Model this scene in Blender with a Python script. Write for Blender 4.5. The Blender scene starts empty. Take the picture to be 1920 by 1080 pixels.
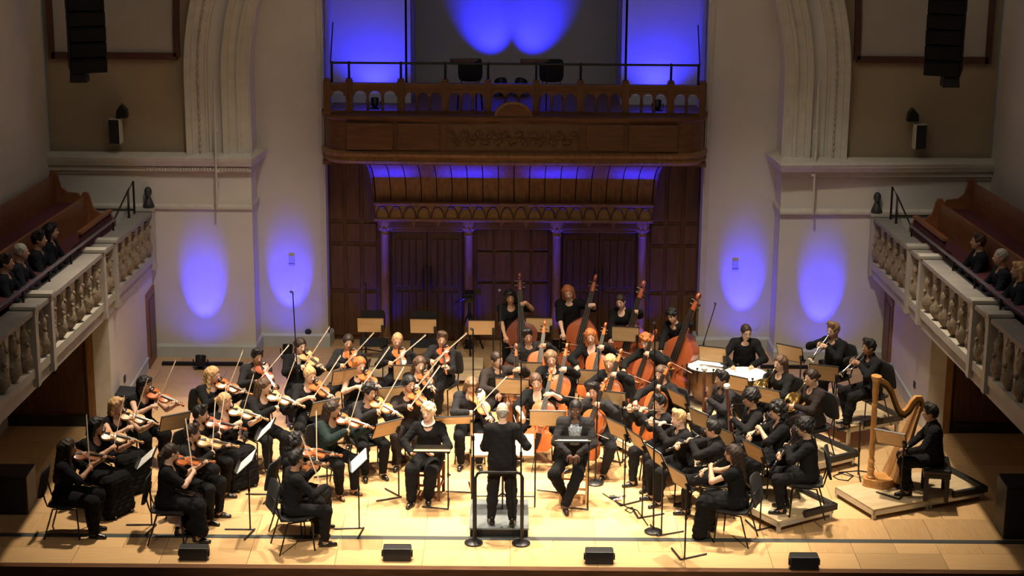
import bpy, bmesh, math, random
import numpy as np
from mathutils import Vector, Matrix
random.seed(7)
R = math.radians
S = bpy.context.scene
COL = S.collection
# ------------------------------------------------------------------ camera, light, exposure
F = 3600.; TH = R(15.6); ROLL = .0075; CH = 10.
cs, sn = math.cos(TH), math.sin(TH)
cam = bpy.data.objects.new('camera', bpy.data.cameras.new('camera'))
COL.objects.link(cam); S.camera = cam
cam.data.sensor_width = 36; cam.data.lens = 36 * F / 1920
cam.data.clip_end = 200
cam.matrix_world = (Matrix.Translation((0, 0, CH)) @ Matrix.Rotation(R(90) - TH, 4, 'X') @ Matrix.Rotation(ROLL, 4, 'Z'))
S.view_settings.view_transform = 'Standard'; S.view_settings.look = 'None'
S.view_settings.gamma = 1; S.view_settings.exposure = 0.0
S.view_settings.use_curve_mapping = False
w = bpy.data.worlds.new('hall_air'); S.world = w; w.use_nodes = True
w.node_tree.nodes['Background'].inputs[0].default_value = (.55, .53, .5, 1)
w.node_tree.nodes['Background'].inputs[1].default_value = .045

def spot(name, loc, target, energy, col, size, blend, rad=.12):
    l = bpy.data.lights.new(name, 'SPOT'); l.energy = energy; l.color = col
    l.spot_size = R(size); l.spot_blend = blend; l.shadow_soft_size = rad
    o = bpy.data.objects.new(name, l); COL.objects.link(o); o.location = loc
    o.rotation_euler = (Vector(target) - Vector(loc)).to_track_quat('-Z', 'Y').to_euler()
    return o
WARM = (1, .84, .64)
for i, (x, y, tx, ty, e, a) in enumerate(((-3.8, 26.4, -3.2, 25.3, 7800, 47), (-1.2, 27.0, -.8, 25.6, 10500, 42), (1.2, 27.0, .9, 25.6, 10500, 42),
                                       (3.8, 26.4, 3.1, 25.5, 7800, 47), (-2.0, 24.0, -1.9, 26.8, 4000, 46), (2.0, 24.0, 2.1, 26.8, 4000, 46))):
    spot('stage_spotlight', (x, y, 12.5), (tx, ty, 0), e, WARM, a, .95, .25)
al = bpy.data.lights.new('hall_fill_light', 'AREA'); al.shape = 'RECTANGLE'; al.size = 14; al.size_y = 8; al.energy = 290; al.color = (1, .86, .68)  # unseen area fill, added to lift the dim walls of the hall
ao = bpy.data.objects.new('hall_fill_light', al); COL.objects.link(ao); ao.location = (0, 20, 15); ao.rotation_euler = (R(25), 0, 0)
for x, tx in ((-5, -1.6), (5, 1.6)):
    spot('front_spotlight', (x, 12, 12.5), (tx, 25.2, .6), 8600, (1, .86, .66), 25, .95, .3)
for sx in (-1, 1): spot('upstage_wall_fill', (sx * 2.6, 23.5, 12.5), (sx * 4.9, 30.3, 0), 2000, (1, .88, .72), 34, 1., .3)  # added fill pair, standing in for stage spill on the lower back walls
BLUE = (.02, .02, 1)
for q in ((-3.0, 28.9), (4.1, 27.6)): spot('blue_beam', (q[0] * .5, 26.5, 12.5), (q[0], q[1], 0), 7000, (.12, .1, 1), 3.4, .7, .05)

# ------------------------------------------------------------------ pixel rays to places on known planes
def ray(px, py):
    x = (px - 960) / F; y = -(py - 540) / F
    cr, sr = math.cos(ROLL), math.sin(ROLL)
    x, y = x * cr - y * sr, x * sr + y * cr
    return (x, cs + y * sn, -sn + y * cs)
def G(px, py, z=0.):
    d = ray(px, py); t = (z - CH) / d[2]; return Vector((d[0] * t, d[1] * t, z))
def AtY(px, py, Y):
    d = ray(px, py); t = Y / d[1]; return Vector((d[0] * t, Y, CH + d[2] * t))
def AtX(px, py, X):
    d = ray(px, py); t = X / d[0]; return Vector((X, d[1] * t, CH + d[2] * t))

# ------------------------------------------------------------------ materials
MATS = {}
def mat(name, col, rough=.6, metal=0., noise=None, bump=0., bscale=40., spec=.5, coat=0., emit=None):
    """noise=(scale, second colour, stretch xyz) mixes a second colour in object space."""
    if name in MATS: return MATS[name]
    m = bpy.data.materials.new(name); m.use_nodes = True
    nt = m.node_tree; b = nt.nodes['Principled BSDF']
    b.inputs['Base Color'].default_value = (*col, 1); b.inputs['Roughness'].default_value = rough
    b.inputs['Metallic'].default_value = metal; b.inputs['Specular IOR Level'].default_value = spec
    b.inputs['Coat Weight'].default_value = coat
    if emit:
        b.inputs['Emission Color'].default_value = (*emit[0], 1); b.inputs['Emission Strength'].default_value = emit[1]
    if noise or bump:
        tc = nt.nodes.new('ShaderNodeTexCoord'); mp = nt.nodes.new('ShaderNodeMapping')
        nt.links.new(tc.outputs['Object'], mp.inputs[0])
    if noise:
        mp.inputs['Scale'].default_value = noise[2]
        n = nt.nodes.new('ShaderNodeTexNoise'); n.inputs['Scale'].default_value = noise[0]; n.inputs['Detail'].default_value = 5
        rp = nt.nodes.new('ShaderNodeValToRGB')
        rp.color_ramp.elements[0].position = .35; rp.color_ramp.elements[1].position = .68
        rp.color_ramp.elements[0].color = (*col, 1); rp.color_ramp.elements[1].color = (*noise[1], 1)
        oi = nt.nodes.new('ShaderNodeObjectInfo')
        mx = nt.nodes.new('ShaderNodeVectorMath'); mx.operation = 'ADD'
        nt.links.new(mp.outputs[0], mx.inputs[0]); nt.links.new(oi.outputs['Location'], mx.inputs[1])
        nt.links.new(mx.outputs[0], n.inputs['Vector'])
        nt.links.new(n.outputs[0], rp.inputs[0]); nt.links.new(rp.outputs[0], b.inputs['Base Color'])
    if bump:
        n2 = nt.nodes.new('ShaderNodeTexNoise'); n2.inputs['Scale'].default_value = bscale; n2.inputs['Detail'].default_value = 3
        nt.links.new(mp.outputs[0], n2.inputs['Vector'])
        bp = nt.nodes.new('ShaderNodeBump'); bp.inputs['Strength'].default_value = bump; bp.inputs['Distance'].default_value = .02
        nt.links.new(n2.outputs[0], bp.inputs['Height']); nt.links.new(bp.outputs[0], b.inputs['Normal'])
    MATS[name] = m
    return m
def jitter(m, amount):
    """each object that wears the material gets its own slight tone"""
    nt = m.node_tree; b = nt.nodes['Principled BSDF']; src = b.inputs['Base Color'].links[0].from_socket
    oi = nt.nodes.new('ShaderNodeObjectInfo'); mr = nt.nodes.new('ShaderNodeMapRange')
    mr.inputs[3].default_value = 1 - amount; mr.inputs[4].default_value = 1 + amount * .6
    nt.links.new(oi.outputs['Random'], mr.inputs[0])
    hs = nt.nodes.new('ShaderNodeHueSaturation'); nt.links.new(mr.outputs[0], hs.inputs['Value'])
    nt.links.new(src, hs.inputs['Color']); nt.links.new(hs.outputs[0], b.inputs['Base Color'])
    return m
PLASTER = mat('plaster', (.65, .62, .565), .85, noise=(1.2, (.6, .57, .515), (1, 1, 1)), bump=.05, bscale=30)
PLASTER2 = mat('plaster_mould', (.6, .56, .48), .8, noise=(6, (.53, .49, .41), (1, 1, 1)))
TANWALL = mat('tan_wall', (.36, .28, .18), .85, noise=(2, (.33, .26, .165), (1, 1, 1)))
SKIRT = mat('skirting_paint', (.52, .55, .52), .5, noise=(3, (.48, .51, .48), (1, 1, 1)))
NICHE = mat('niche_wall', (.42, .41, .42), .85, noise=(2, (.38, .37, .38), (1, 1, 1)))
DWOOD = mat('dark_oak', (.092, .037, .014), .45, noise=(5, (.15, .062, .022), (4, 4, .5)), bump=.08, bscale=60)
DWOODH = mat('dark_oak_h', (.1, .041, .015), .42, noise=(5, (.16, .067, .025), (.5, 4, 4)), bump=.08, bscale=60)
DOORW = mat('door_oak', (.055, .023, .01), .45, noise=(5, (.095, .04, .016), (5, 5, .5)), bump=.08, bscale=60)
MWOOD = mat('mid_oak', (.2, .095, .035), .45, noise=(5, (.3, .15, .055), (4, 4, .6)), bump=.08, bscale=60)
GILT = mat('gilt_wood', (.22, .13, .045), .45, .2, noise=(30, (.34, .21, .08), (1, 1, 1)), bump=.3, bscale=80)
PEW = mat('pew_wood', (.2, .07, .025), .4, noise=(4, (.28, .105, .04), (4, .6, 4)))
FLOORW = jitter(mat('stage_boards', (.6, .37, .165), .4, noise=(3, (.68, .44, .21), (.8, 14, 1)), bump=.02, bscale=30), .2)
FLOORX = jitter(mat('stage_boards_x', (.57, .345, .15), .4, noise=(3, (.66, .42, .195), (14, .8, 1)), bump=.02, bscale=30), .2)
SLOT = mat('slot_rubber', (.045, .05, .048), .6)
BLACK = mat('black_metal', (.012, .012, .013), .4, .3)
BLACKP = mat('black_plastic', (.014, .014, .016), .5)
BLACKF = mat('black_fabric', (.016, .016, .019), .9, bump=.2, bscale=200)
GREYC = mat('grey_carpet', (.12, .135, .14), .95, noise=(60, (.15, .165, .17), (1, 1, 1)), bump=.3, bscale=200)
DESKW = mat('desk_ply', (.56, .37, .18), .5, noise=(4, (.63, .43, .23), (.7, 6, 6)))
POSTW = mat('post_beech', (.62, .37, .15), .45, noise=(6, (.52, .3, .11), (6, 6, .8)))
RISERW = mat('riser_ply', (.6, .46, .27), .6, noise=(2.5, (.5, .37, .2), (1, 5, 1)), bump=.03)
ALU = mat('riser_aluminium', (.55, .56, .58), .4, .7)
PAPER = mat('paper', (.82, .81, .77), .8)
CHROME = mat('silver_keys', (.85, .85, .86), .18, 1.)
BRASS = mat('lacquered_brass', (.9, .66, .25), .2, 1.)
DRED = mat('seat_red', (.1, .02, .03), .9)

# ------------------------------------------------------------------ mesh building
class MB:
    def __init__(s): s.v = []; s.f = []; s.m = []
    def add(s, vs, fs, mi=0, M=None):
        o = len(s.v)
        s.v += [tuple(M @ Vector(v)) for v in vs] if M is not None else [tuple(v) for v in vs]
        s.f += [tuple(i + o for i in f) for f in fs]; s.m += [mi] * len(fs)
        return s
    def box(s, c, d, mi=0, M=None, top=1.):
        x, y, z = [q / 2 for q in d]; vs = []
        for k in (-1, 1):
            t = top if k > 0 else 1.
            for a, b in ((-1, -1), (1, -1), (1, 1), (-1, 1)): vs.append((c[0] + a * x * t, c[1] + b * y * t, c[2] + k * z))
        return s.add(vs, [(3, 2, 1, 0), (4, 5, 6, 7), (0, 1, 5, 4), (1, 2, 6, 5), (2, 3, 7, 6), (3, 0, 4, 7)], mi, M)
    def b2(s, a, b, mi=0, M=None):
        return s.box([(p + q) / 2 for p, q in zip(a, b)], [abs(q - p) for p, q in zip(a, b)], mi, M)
    def tube(s, pts, rad, seg=8, mi=0, M=None, closed=False, flat=None):
        pts = [Vector(p) for p in pts]; n = len(pts)
        if not hasattr(rad, '__len__'): rad = [rad] * n
        vs = []; fs = []; up = None
        for i, p in enumerate(pts):
            if closed: d = pts[(i + 1) % n] - pts[i - 1]
            else: d = pts[min(i + 1, n - 1)] - pts[max(i - 1, 0)]
            d.normalize()
            if up is None:
                up = Vector((0, 0, 1)) if abs(d.z) < .9 else Vector((0, 1, 0))
            a = d.cross(up); a.normalize(); b = a.cross(d); up = b
            for k in range(seg):
                t = 2 * math.pi * (k + .5) / seg
                vs.append(p + (a * math.cos(t) + b * math.sin(t) * (flat or 1)) * rad[i])
        for i in range(n if closed else n - 1):
            j = (i + 1) % n
            for k in range(seg):
                l = (k + 1) % seg; fs.append((i * seg + k, i * seg + l, j * seg + l, j * seg + k))
        if not closed:
            fs.append(tuple(range(seg - 1, -1, -1))); fs.append(tuple((n - 1) * seg + k for k in range(seg)))
        return s.add(vs, fs, mi, M)
    def lathe(s, prof, seg=16, M=None, mi=0):
        vs = []; fs = []; n = len(prof)
        for r, z in prof:
            for k in range(seg):
                t = 2 * math.pi * k / seg; vs.append((r * math.cos(t), r * math.sin(t), z))
        for i in range(n - 1):
            for k in range(seg):
                l = (k + 1) % seg; fs.append((i * seg + k, i * seg + l, (i + 1) * seg + l, (i + 1) * seg + k))
        fs.append(tuple(range(seg - 1, -1, -1))); fs.append(tuple((n - 1) * seg + k for k in range(seg)))
        return s.add(vs, fs, mi, M)
    def prism(s, poly, h0, h1, mi=0, M=None):
        n = len(poly)
        vs = [(x, y, h0) for x, y in poly] + [(x, y, h1) for x, y in poly]
        fs = [tuple(range(n - 1, -1, -1)), tuple(range(n, 2 * n))] + [(i, (i + 1) % n, n + (i + 1) % n, n + i) for i in range(n)]
        return s.add(vs, fs, mi, M)
    def sweep(s, path, prof, mi=0, closed=False):
        """path: plan points (x,y); prof: (outward offset, z). Outward is the right-hand side of the path."""
        n = len(path); P = [Vector(p) for p in path]; vs = []; fs = []; m = len(prof)
        for i in range(n):
            a = P[max(i - 1, 0)]; b = P[min(i + 1, n - 1)]; d = (b - a).normalized(); nr = Vector((d.y, -d.x))
            if 0 < i < n - 1:
                d1 = (P[i] - a).normalized(); k = nr.dot(Vector((d1.y, -d1.x))); nr /= max(k, .5)
            for o, z in prof: vs.append((P[i].x + nr.x * o, P[i].y + nr.y * o, z))
        for i in range(n - 1):
            for k in range(m - (0 if closed else 1)):
                l = (k + 1) % m; fs.append((i * m + k, (i + 1) * m + k, (i + 1) * m + l, i * m + l))
        if closed:
            fs.append(tuple(range(m))); fs.append(tuple((n - 1) * m + k for k in range(m - 1, -1, -1)))
        return s.add(vs, fs, mi)
    def ball(s, c, r, seg=10, rings=7, mi=0, M=None):
        if not hasattr(r, '__len__'): r = (r, r, r)
        vs = [(c[0], c[1], c[2] - r[2])]; fs = []
        for i in range(1, rings):
            p = -math.pi / 2 + math.pi * i / rings
            for k in range(seg):
                t = 2 * math.pi * k / seg
                vs.append((c[0] + r[0] * math.cos(p) * math.cos(t), c[1] + r[1] * math.cos(p) * math.sin(t), c[2] + r[2] * math.sin(p)))
        vs.append((c[0], c[1], c[2] + r[2])); e = len(vs) - 1
        for k in range(seg):
            l = (k + 1) % seg
            fs.append((0, 1 + l, 1 + k)); fs.append((e, e - seg + k, e - seg + l))
            for i in range(rings - 2):
                a = 1 + i * seg; fs.append((a + k, a + l, a + seg + l, a + seg + k))
        return s.add(vs, fs, mi, M)
    def mesh(s, name, mats, smooth=None, fix=True):
        me = bpy.data.meshes.new(name); me.from_pydata(s.v, [], s.f)
        for m in (mats if isinstance(mats, (list, tuple)) else [mats]): me.materials.append(m)
        me.polygons.foreach_set('material_index', s.m)
        if fix:
            bm = bmesh.new(); bm.from_mesh(me); bmesh.ops.recalc_face_normals(bm, faces=bm.faces); bm.to_mesh(me); bm.free()
        if smooth is not None:
            me.polygons.foreach_set('use_smooth', [True] * len(me.polygons))
            try: me.set_sharp_from_angle(angle=R(smooth))
            except Exception: pass
        me.update(); return me
    def build(s, name, mats, parent=None, smooth=None, loc=None, bevel=0):
        o = bpy.data.objects.new(name, s.mesh(name, mats, smooth)); COL.objects.link(o)
        if loc is not None: o.location = loc
        if parent is not None: o.parent = parent
        if bevel:
            b = o.modifiers.new('bevel', 'BEVEL'); b.width = bevel; b.segments = 2; b.limit_method = 'ANGLE'
        return o
def tag(o, label=None, cat=None, group=None, kind=None):
    if label: o['label'] = label
    if cat: o['category'] = cat
    if group: o['group'] = group
    if kind: o['kind'] = kind
    return o
def struct(o): o['kind'] = 'structure'; return o
def empty(name, loc=(0, 0, 0), rz=0):
    o = bpy.data.objects.new(name, None); COL.objects.link(o); o.empty_display_size = .1
    o.location = loc; o.rotation_euler = (0, 0, rz); return o
KIDS = {}
def kids(o): return [c for c in bpy.data.objects if c.parent == o]
def copy_tree(o, parent=None):
    c = o.copy(); COL.objects.link(c); c.parent = parent
    for ch in o.children: copy_tree(ch, c)
    return c
def meshobj(name, me, parent=None):
    o = bpy.data.objects.new(name, me); COL.objects.link(o); o.parent = parent; return o
# ================================================================== THE HALL
YA, YB, YC = 31.3, 31.95, 32.25          # arch wall, inner piers, oak wall
XL, XR = -6.08, 6.34                      # inner faces of the stage's side walls
NL, NR = -3.19, 3.24                      # niche between the inner piers
SEG = 24
# floor: base slab and its panels
fl = MB().b2((-10, 22.62, -.3), (10, 33, -.02)).build('floor', FLOORW); struct(fl)
rng = random.Random(3)
tile_me = {}
def tile(x0, x1, y0, y1, m):
    k = (round(x1 - x0, 3), round(y1 - y0, 3), m.name)
    if k not in tile_me:
        w_, d_ = k[0] - .003, k[1] - .003
        tile_me[k] = MB().box((0, 0, -.01), (w_, d_, .02), top=.997).mesh('floor_panel', m)
    o = meshobj('floor_panel', tile_me[k], fl); o.location = ((x0 + x1) / 2, (y0 + y1) / 2, 0)
x = -8.96
while x < 8.9: tile(x, x + 1.12, 22.62, 23.12, FLOORW); x += 1.12
x = -8.96
while x < 8.9: tile(x, x + .56, 23.12, 23.46, FLOORW if rng.random() < .5 else FLOORX); x += .56
y = 23.58; r = 0
while y < 32.4:
    x = -8.96 + (.28 if r % 2 else 0)
    lim = 8.9 if y < 27.7 else 6.3
    while x < 8.9:
        wd = rng.choice((.56, 1.12, 1.12))
        if x + wd > -lim and x < lim: tile(x, x + wd, y, y + .7, FLOORW if rng.random() < .6 else FLOORX)
        x += wd
    y += .7; r += 1
struct(MB().b2((-10, 23.46, -.02), (10, 23.58, .002)).build('trim_1', SLOT))
struct(MB().b2((-10, 22.5, -.14), (10, 22.62, .0)).b2((-10, 22.56, -1.2), (10, 22.62, -.14)).build('trim_2', DWOODH))
struct(MB().b2((-12, 4, -1.3), (12, 22.56, -1.2)).build('floor_stalls', mat('stalls_carpet', (.05, .03, .025), .95)))

# --- side walls of the stage, with skirting and hatch doors
def side(sg, X, n):
    def bx(x0, y0, z0, x1, y1, z1): return MB().b2((X + sg * x0, y0, z0), (X + sg * x1, y1, z1))
    nm = 'left' if sg < 0 else 'right'
    wall = bx(0, 27.75, 0, .25, YA, 1.9).build('wall_' + nm, PLASTER); struct(wall)
    struct(bx(-.02, 28.0, 0, 0, 30.55, .2).b2((X - sg * .035, 28.0, .2), (X, 30.55, .225)).build('baseboard_' + nm, SKIRT))
    d = bx(-.03, 30.6, 0, .0, YA - .03, 1.28).build('door_%d' % n, mat('hatch_wood', (.2, .085, .04), .5, noise=(5, (.26, .115, .055), (4, 4, .5)))); struct(d)
    MB().b2((X - sg * .045, 30.72, .15), (X - sg * .03, YA - .12, 1.15)).build('door_panel', DWOOD, d)
    # wall facing the hall beside the stage: oak panels and a door under the gallery
    o = MB().b2((X + sg * .25, 27.8, 0), (X + sg * 4, 28.0, 1.95)).build('wall_%s_front' % nm, DWOOD); struct(o)
    MB().b2((X + sg * .0, 27.7, 0), (X + sg * .25, 27.75, 1.95)).build('return', PLASTER2, o)
    MB().b2((X + sg * .25, 27.7, 0), (X + sg * .36, 27.8, 1.95)).build('door_post', MWOOD, o)
    MB().b2((X + sg * .36, 27.74, 0), (X + sg * 4, 27.8, .16)).build('plinth', BLACKP, o)
    for k in range(4):
        x0 = .42 + k * .86
        MB().b2((X + sg * x0, 27.765, .22), (X + sg * (x0 + .76), 27.8, 1.85)).build('panel', DOORW, o, bevel=.01)
    for k in (0, 1):
        MB().b2((X + sg * (.84 + k * .86), 27.74, .85), (X + sg * (.9 + k * .86), 27.765, 1.25)).build('push_plate', BLACK, o)
    # wall of the hall beyond the gallery
    struct(MB().b2((X + sg * 1.62, 15.6, 0), (X + sg * 1.9, YA, 9)).build('wall_%s_hall' % nm, TANWALL if 0 else PLASTER))
    for q, (yy, zz) in enumerate(((28.6, .42), (29.9, 1.55))):
        so = MB().b2((X - sg * .015, yy, zz), (X, yy + .12, zz + .1)).build('wall_socket', BLACKP if q == 0 else PLASTER2)
        tag(so, ('black cable socket low on the %s side wall' if q == 0 else 'pale switch box high on the %s side wall') % nm, 'socket')
side(-1, XL, 1); side(1, XR, 2)

# --- arch wall: plaster outside the arch mouldings, with impost cornice
ZI = 3.5
def arc_pts(rx, stilt, n=28, full=True):
    """half outline of the arch opening from the impost up to the crown, x outward"""
    pts = [(rx, 0.), (rx, stilt * .5)]
    for k in range(n + 1):
        t = math.pi / 2 * k / n; pts.append((rx * math.cos(t), stilt + rx * math.sin(t)))
    return pts
CXA = .06
RI, RO = 4.42, 5.42                       # inner and outer radius of the arch rings
def arch_side(sg, nm):
    X = XL if sg < 0 else XR
    out = sg * (abs(X) + 1.62) if True else 0
    # lower pier below the cornice and the wall beside the arch above it
    p = MB().b2((sg * (RI) + CXA, YA, 0), (out, YA + .66, ZI)).build('wall_back_%s' % nm, PLASTER); struct(p)
    poly = [(out, ZI), (sg * RO + CXA, ZI)] + [(CXA + sg * a, ZI + b) for a, b in arc_pts(RO, 1.3) if b < 6][1:]
    poly += [(poly[-1][0], 9.5), (out, 9.5)]
    o = bpy.data.objects.new('x', None)
    M = Matrix(((1, 0, 0, 0), (0, 0, 1, 0), (0, 1, 0, 0), (0, 0, 0, 1)))
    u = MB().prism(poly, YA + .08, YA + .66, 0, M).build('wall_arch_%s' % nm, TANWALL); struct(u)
    def ring(r0, r1, y0, y1, name, m, parent):
        a = [(CXA + sg * q, ZI + z) for q, z in arc_pts(r0, 1.3) if z < 5.6]; b = [(CXA + sg * q, ZI + z) for q, z in arc_pts(r1, 1.3) if z < 6.2][:len(a)]
        vs = []; fs = []
        n = len(a)
        for (x0, z0), (x1, z1) in zip(a, b): vs += [(x0, y0, z0), (x1, y0, z1), (x1, y1, z1), (x0, y1, z0)]
        for i in range(n - 1):
            for k in range(4):
                l = (k + 1) % 4; fs.append((i * 4 + k, (i + 1) * 4 + k, (i + 1) * 4 + l, i * 4 + l))
        fs += [(0, 1, 2, 3), tuple((n - 1) * 4 + k for k in (3, 2, 1, 0))]
        return MB().add(vs, fs).build(name, m, parent, smooth=35)
    mo = ring(4.82, 5.14, YA + .06, YA + .5, 'trim_%d' % (3 if sg < 0 else 4), PLASTER, None); struct(mo)
    ring(5.14, 5.42, YA - .06, YA + .2, 'arch_band', PLASTER2, mo); ring(5.36, 5.46, YA - .12, YA + .1, 'arch_bead', PLASTER2, mo)
    ring(5.1, 5.15, YA - .02, YA + .1, 'arch_fillet', PLASTER2, mo)
    ring(4.42, 4.84, YA - .02, YA + .5, 'arch_band', PLASTER2, mo); ring(4.76, 4.86, YA - .08, YA + .1, 'arch_bead', PLASTER2, mo)
    ring(4.40, 4.5, YA + .02, YA + .66, 'arch_bead', PLASTER, mo); ring(4.56, 4.62, YA - .05, YA + .1, 'arch_fillet', PLASTER2, mo)
    # row of small leaf ornaments along the outer band
    leaf = MB().ball((0, 0, 0), (.025, .03, .05), 8, 5).mesh('leaf_ornament', mat('ornament_plaster', (.44, .4, .32), .8), 60)  # one even tone, darker than the bands
    L = 0.
    while L < 3.6:
        r_ = 5.24
        if L < 1.3: q = (r_, L, 0)
        else:
            t = (L - 1.3) / r_; q = (r_ * math.cos(t), 1.3 + r_ * math.sin(t), t)
        o = meshobj('leaf_ornament', leaf, mo); o.location = (CXA + sg * q[0], YA - .06, ZI + q[1]); o.rotation_euler = (0, sg * -q[2], 0)
        L += .105
    # cornice (impost): profile swept round the pier
    e = sg * RI + CXA
    path = [(out, YA), (e, YA), (e - sg * .0, YA + .66)]
    if sg > 0: path = path[::-1]
    prof = [(.0, 3.2), (.05, 3.2), (.05, 3.24), (.1, 3.26), (.1, 3.34), (.16, 3.36), (.2, 3.44), (.22, 3.5), (0, 3.56)]
    c = MB().sweep(path, prof).build('trim_%d' % (5 if sg < 0 else 6), PLASTER2); struct(c)
    MB().sweep(path, [(0, 2.6), (.045, 2.6), (.045, 2.64), (.03, 2.66), (0, 2.68)]).build('string_course', PLASTER2, c)
    dt = MB().box((0, 0, 0), (.03, .04, .05)).mesh('dentil', PLASTER2)
    for k in range(34):
        o = meshobj('dentil', dt, c); o.location = (e + sg * (.05 + k * .05), YA - .11, 3.3)
    # skirting
    b = MB().sweep(path, [(0, .0), (.05, 0), (.05, .19), (.03, .23), (0, .23)]).build('baseboard_back_%s' % nm, SKIRT); struct(b)
    # inner pier, set back behind the arch
    ni = NL if sg < 0 else NR
    q = MB().b2((e + sg * .6, YB, 0), (ni, YB + .4, 9.5)).build('wall_pier_%s' % nm, PLASTER); struct(q)
    pth = [(e, YB), (ni - sg * -.0, YB)]
    pth = [(e, YB), (ni - sg * .02, YB), (ni - sg * .02, YB + .3)]
    if sg > 0: pth = pth[::-1]
    struct(MB().sweep(pth, [(0, 0), (.06, 0), (.06, .2), (.03, .24), (0, .24)]).build('baseboard_pier_%s' % nm, SKIRT))
    bead = MB().b2((ni + sg * .03, YB - .03, .24), (ni + sg * .1, YB, 9)).build('edge_moulding', PLASTER2, q)
arch_side(-1, 'left'); arch_side(1, 'right')
# switch plates, speaker discs on the piers
for sg, (px, py) in ((-1, (547, 486)), (1, (1379, 495))):
    p = AtY(px, py, YB); sd = 'left' if sg < 0 else 'right'
    o = MB().box(p, (.1, .04, .13)).box((p.x, p.y, p.z - .1), (.11, .02, .03)).build('wall_switch', mat('switch_grey', (.42, .4, .36), .6))
    tag(o, 'small grey control plate in the blue glow of the %s inner pier' % sd, 'switch')
for px, py, r_, m, lb in ((578, 622, .055, BLACKP, 'small black round wall outlet low on the left inner pier'),):
    p = AtY(px, py, YB)
    tag(MB().lathe([(r_, 0), (r_, .03), (r_ * .8, .04), (.01, .04)], 20, Matrix.Translation(p) @ Matrix.Rotation(R(90), 4, 'X')).build('wall_outlet', m, smooth=40), lb, 'outlet')
for px, py, sd in ((517, 613, 'left'), (1412, 605, 'right')):
    p = AtY(px, py, YB)
    M = Matrix.Translation((p.x, YB - .003, p.z)) @ Matrix.Rotation(R(90), 4, 'X')
    tag(MB().tube([(.13 * math.cos(t * math.pi / 16), .13 * math.sin(t * math.pi / 16), 0) for t in range(32)], .006, 6, 0, M, closed=True).lathe([(.128, -.002), (.128, .004)], 32, M).build('access_cover', PLASTER, smooth=40),
        'round white flush access cover low on the %s inner pier' % sd, 'cover')

# --- acoustic panels with brown frames high on the arch walls
for sg in (-1, 1):
    sd = 'left' if sg < 0 else 'right'
    pf = [(97, 100), (331, 106)] if sg < 0 else [(1607, 112), (1853, 108)]
    a = AtY(*pf[0], YA); b = AtY(*pf[1], YA)
    root = empty('acoustic_panel', (0, 0, 0))
    z0 = min(a.z, b.z); xs = [a.x, b.x]
    outer, inner = (xs[0], xs[1]) if sg < 0 else (xs[1], xs[0])
    def curve(zz): return inner + (-sg) * max(0, (zz - z0) ** 2 * .03) * 1.0
    MB().b2((outer, YA + .02, z0), (inner, YA + .06, z0 + 3)).build('panel', mat('panel_cloth', (.4, .36, .31), .9, noise=(2, (.37, .33, .28), (1, 1, 1))), root)
    fm = mat('panel_frame', (.07, .024, .018), .5, noise=(4, (.09, .032, .022), (2, 2, 2)))
    MB().b2((outer, YA - .02, z0 - .05), (inner, YA + .07, z0 + .06)).build('frame_rail', fm, root)
    MB().b2((outer - .05, YA - .02, z0 - .05), (outer + .05, YA + .07, z0 + 3)).build('frame_stile', fm, root)
    st = MB()
    for k in range(8):
        za, zb = z0 + k * .36, z0 + (k + 1) * .36
        st.add([(curve(za) - .05, YA - .02, za), (curve(za) + .05, YA - .02, za), (curve(zb) + .05, YA - .02, zb), (curve(zb) - .05, YA - .02, zb),
                (curve(za) - .05, YA + .07, za), (curve(za) + .05, YA + .07, za), (curve(zb) + .05, YA + .07, zb), (curve(zb) - .05, YA + .07, zb)],
               [(0, 1, 2, 3), (4, 7, 6, 5), (0, 4, 5, 1), (1, 5, 6, 2), (3, 2, 6, 7), (0, 3, 7, 4)])
    st.build('frame_stile', fm, root)
    tag(root, 'large brown framed acoustic panel high on the %s arch wall' % sd, 'panel')

# --- oak wall with doors, columns, frieze, cove and the choir gallery
back = MB().b2((NL, YC + .12, 0), (NR, YC + .3, 3.3)).build('wall_oak', DWOOD); struct(back)
def P2(px, py, Y=YC): return AtY(px, py, Y)
def panel(x0, x1, z0, z1, y, m, par, name='panel', th=.04):
    return MB().b2((x0, y, z0), (x1, y + th, z1)).build(name, m, par, bevel=.012)
colx = [P2(p, 500).x for p in (722, 879, 1043, 1203)]
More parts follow.
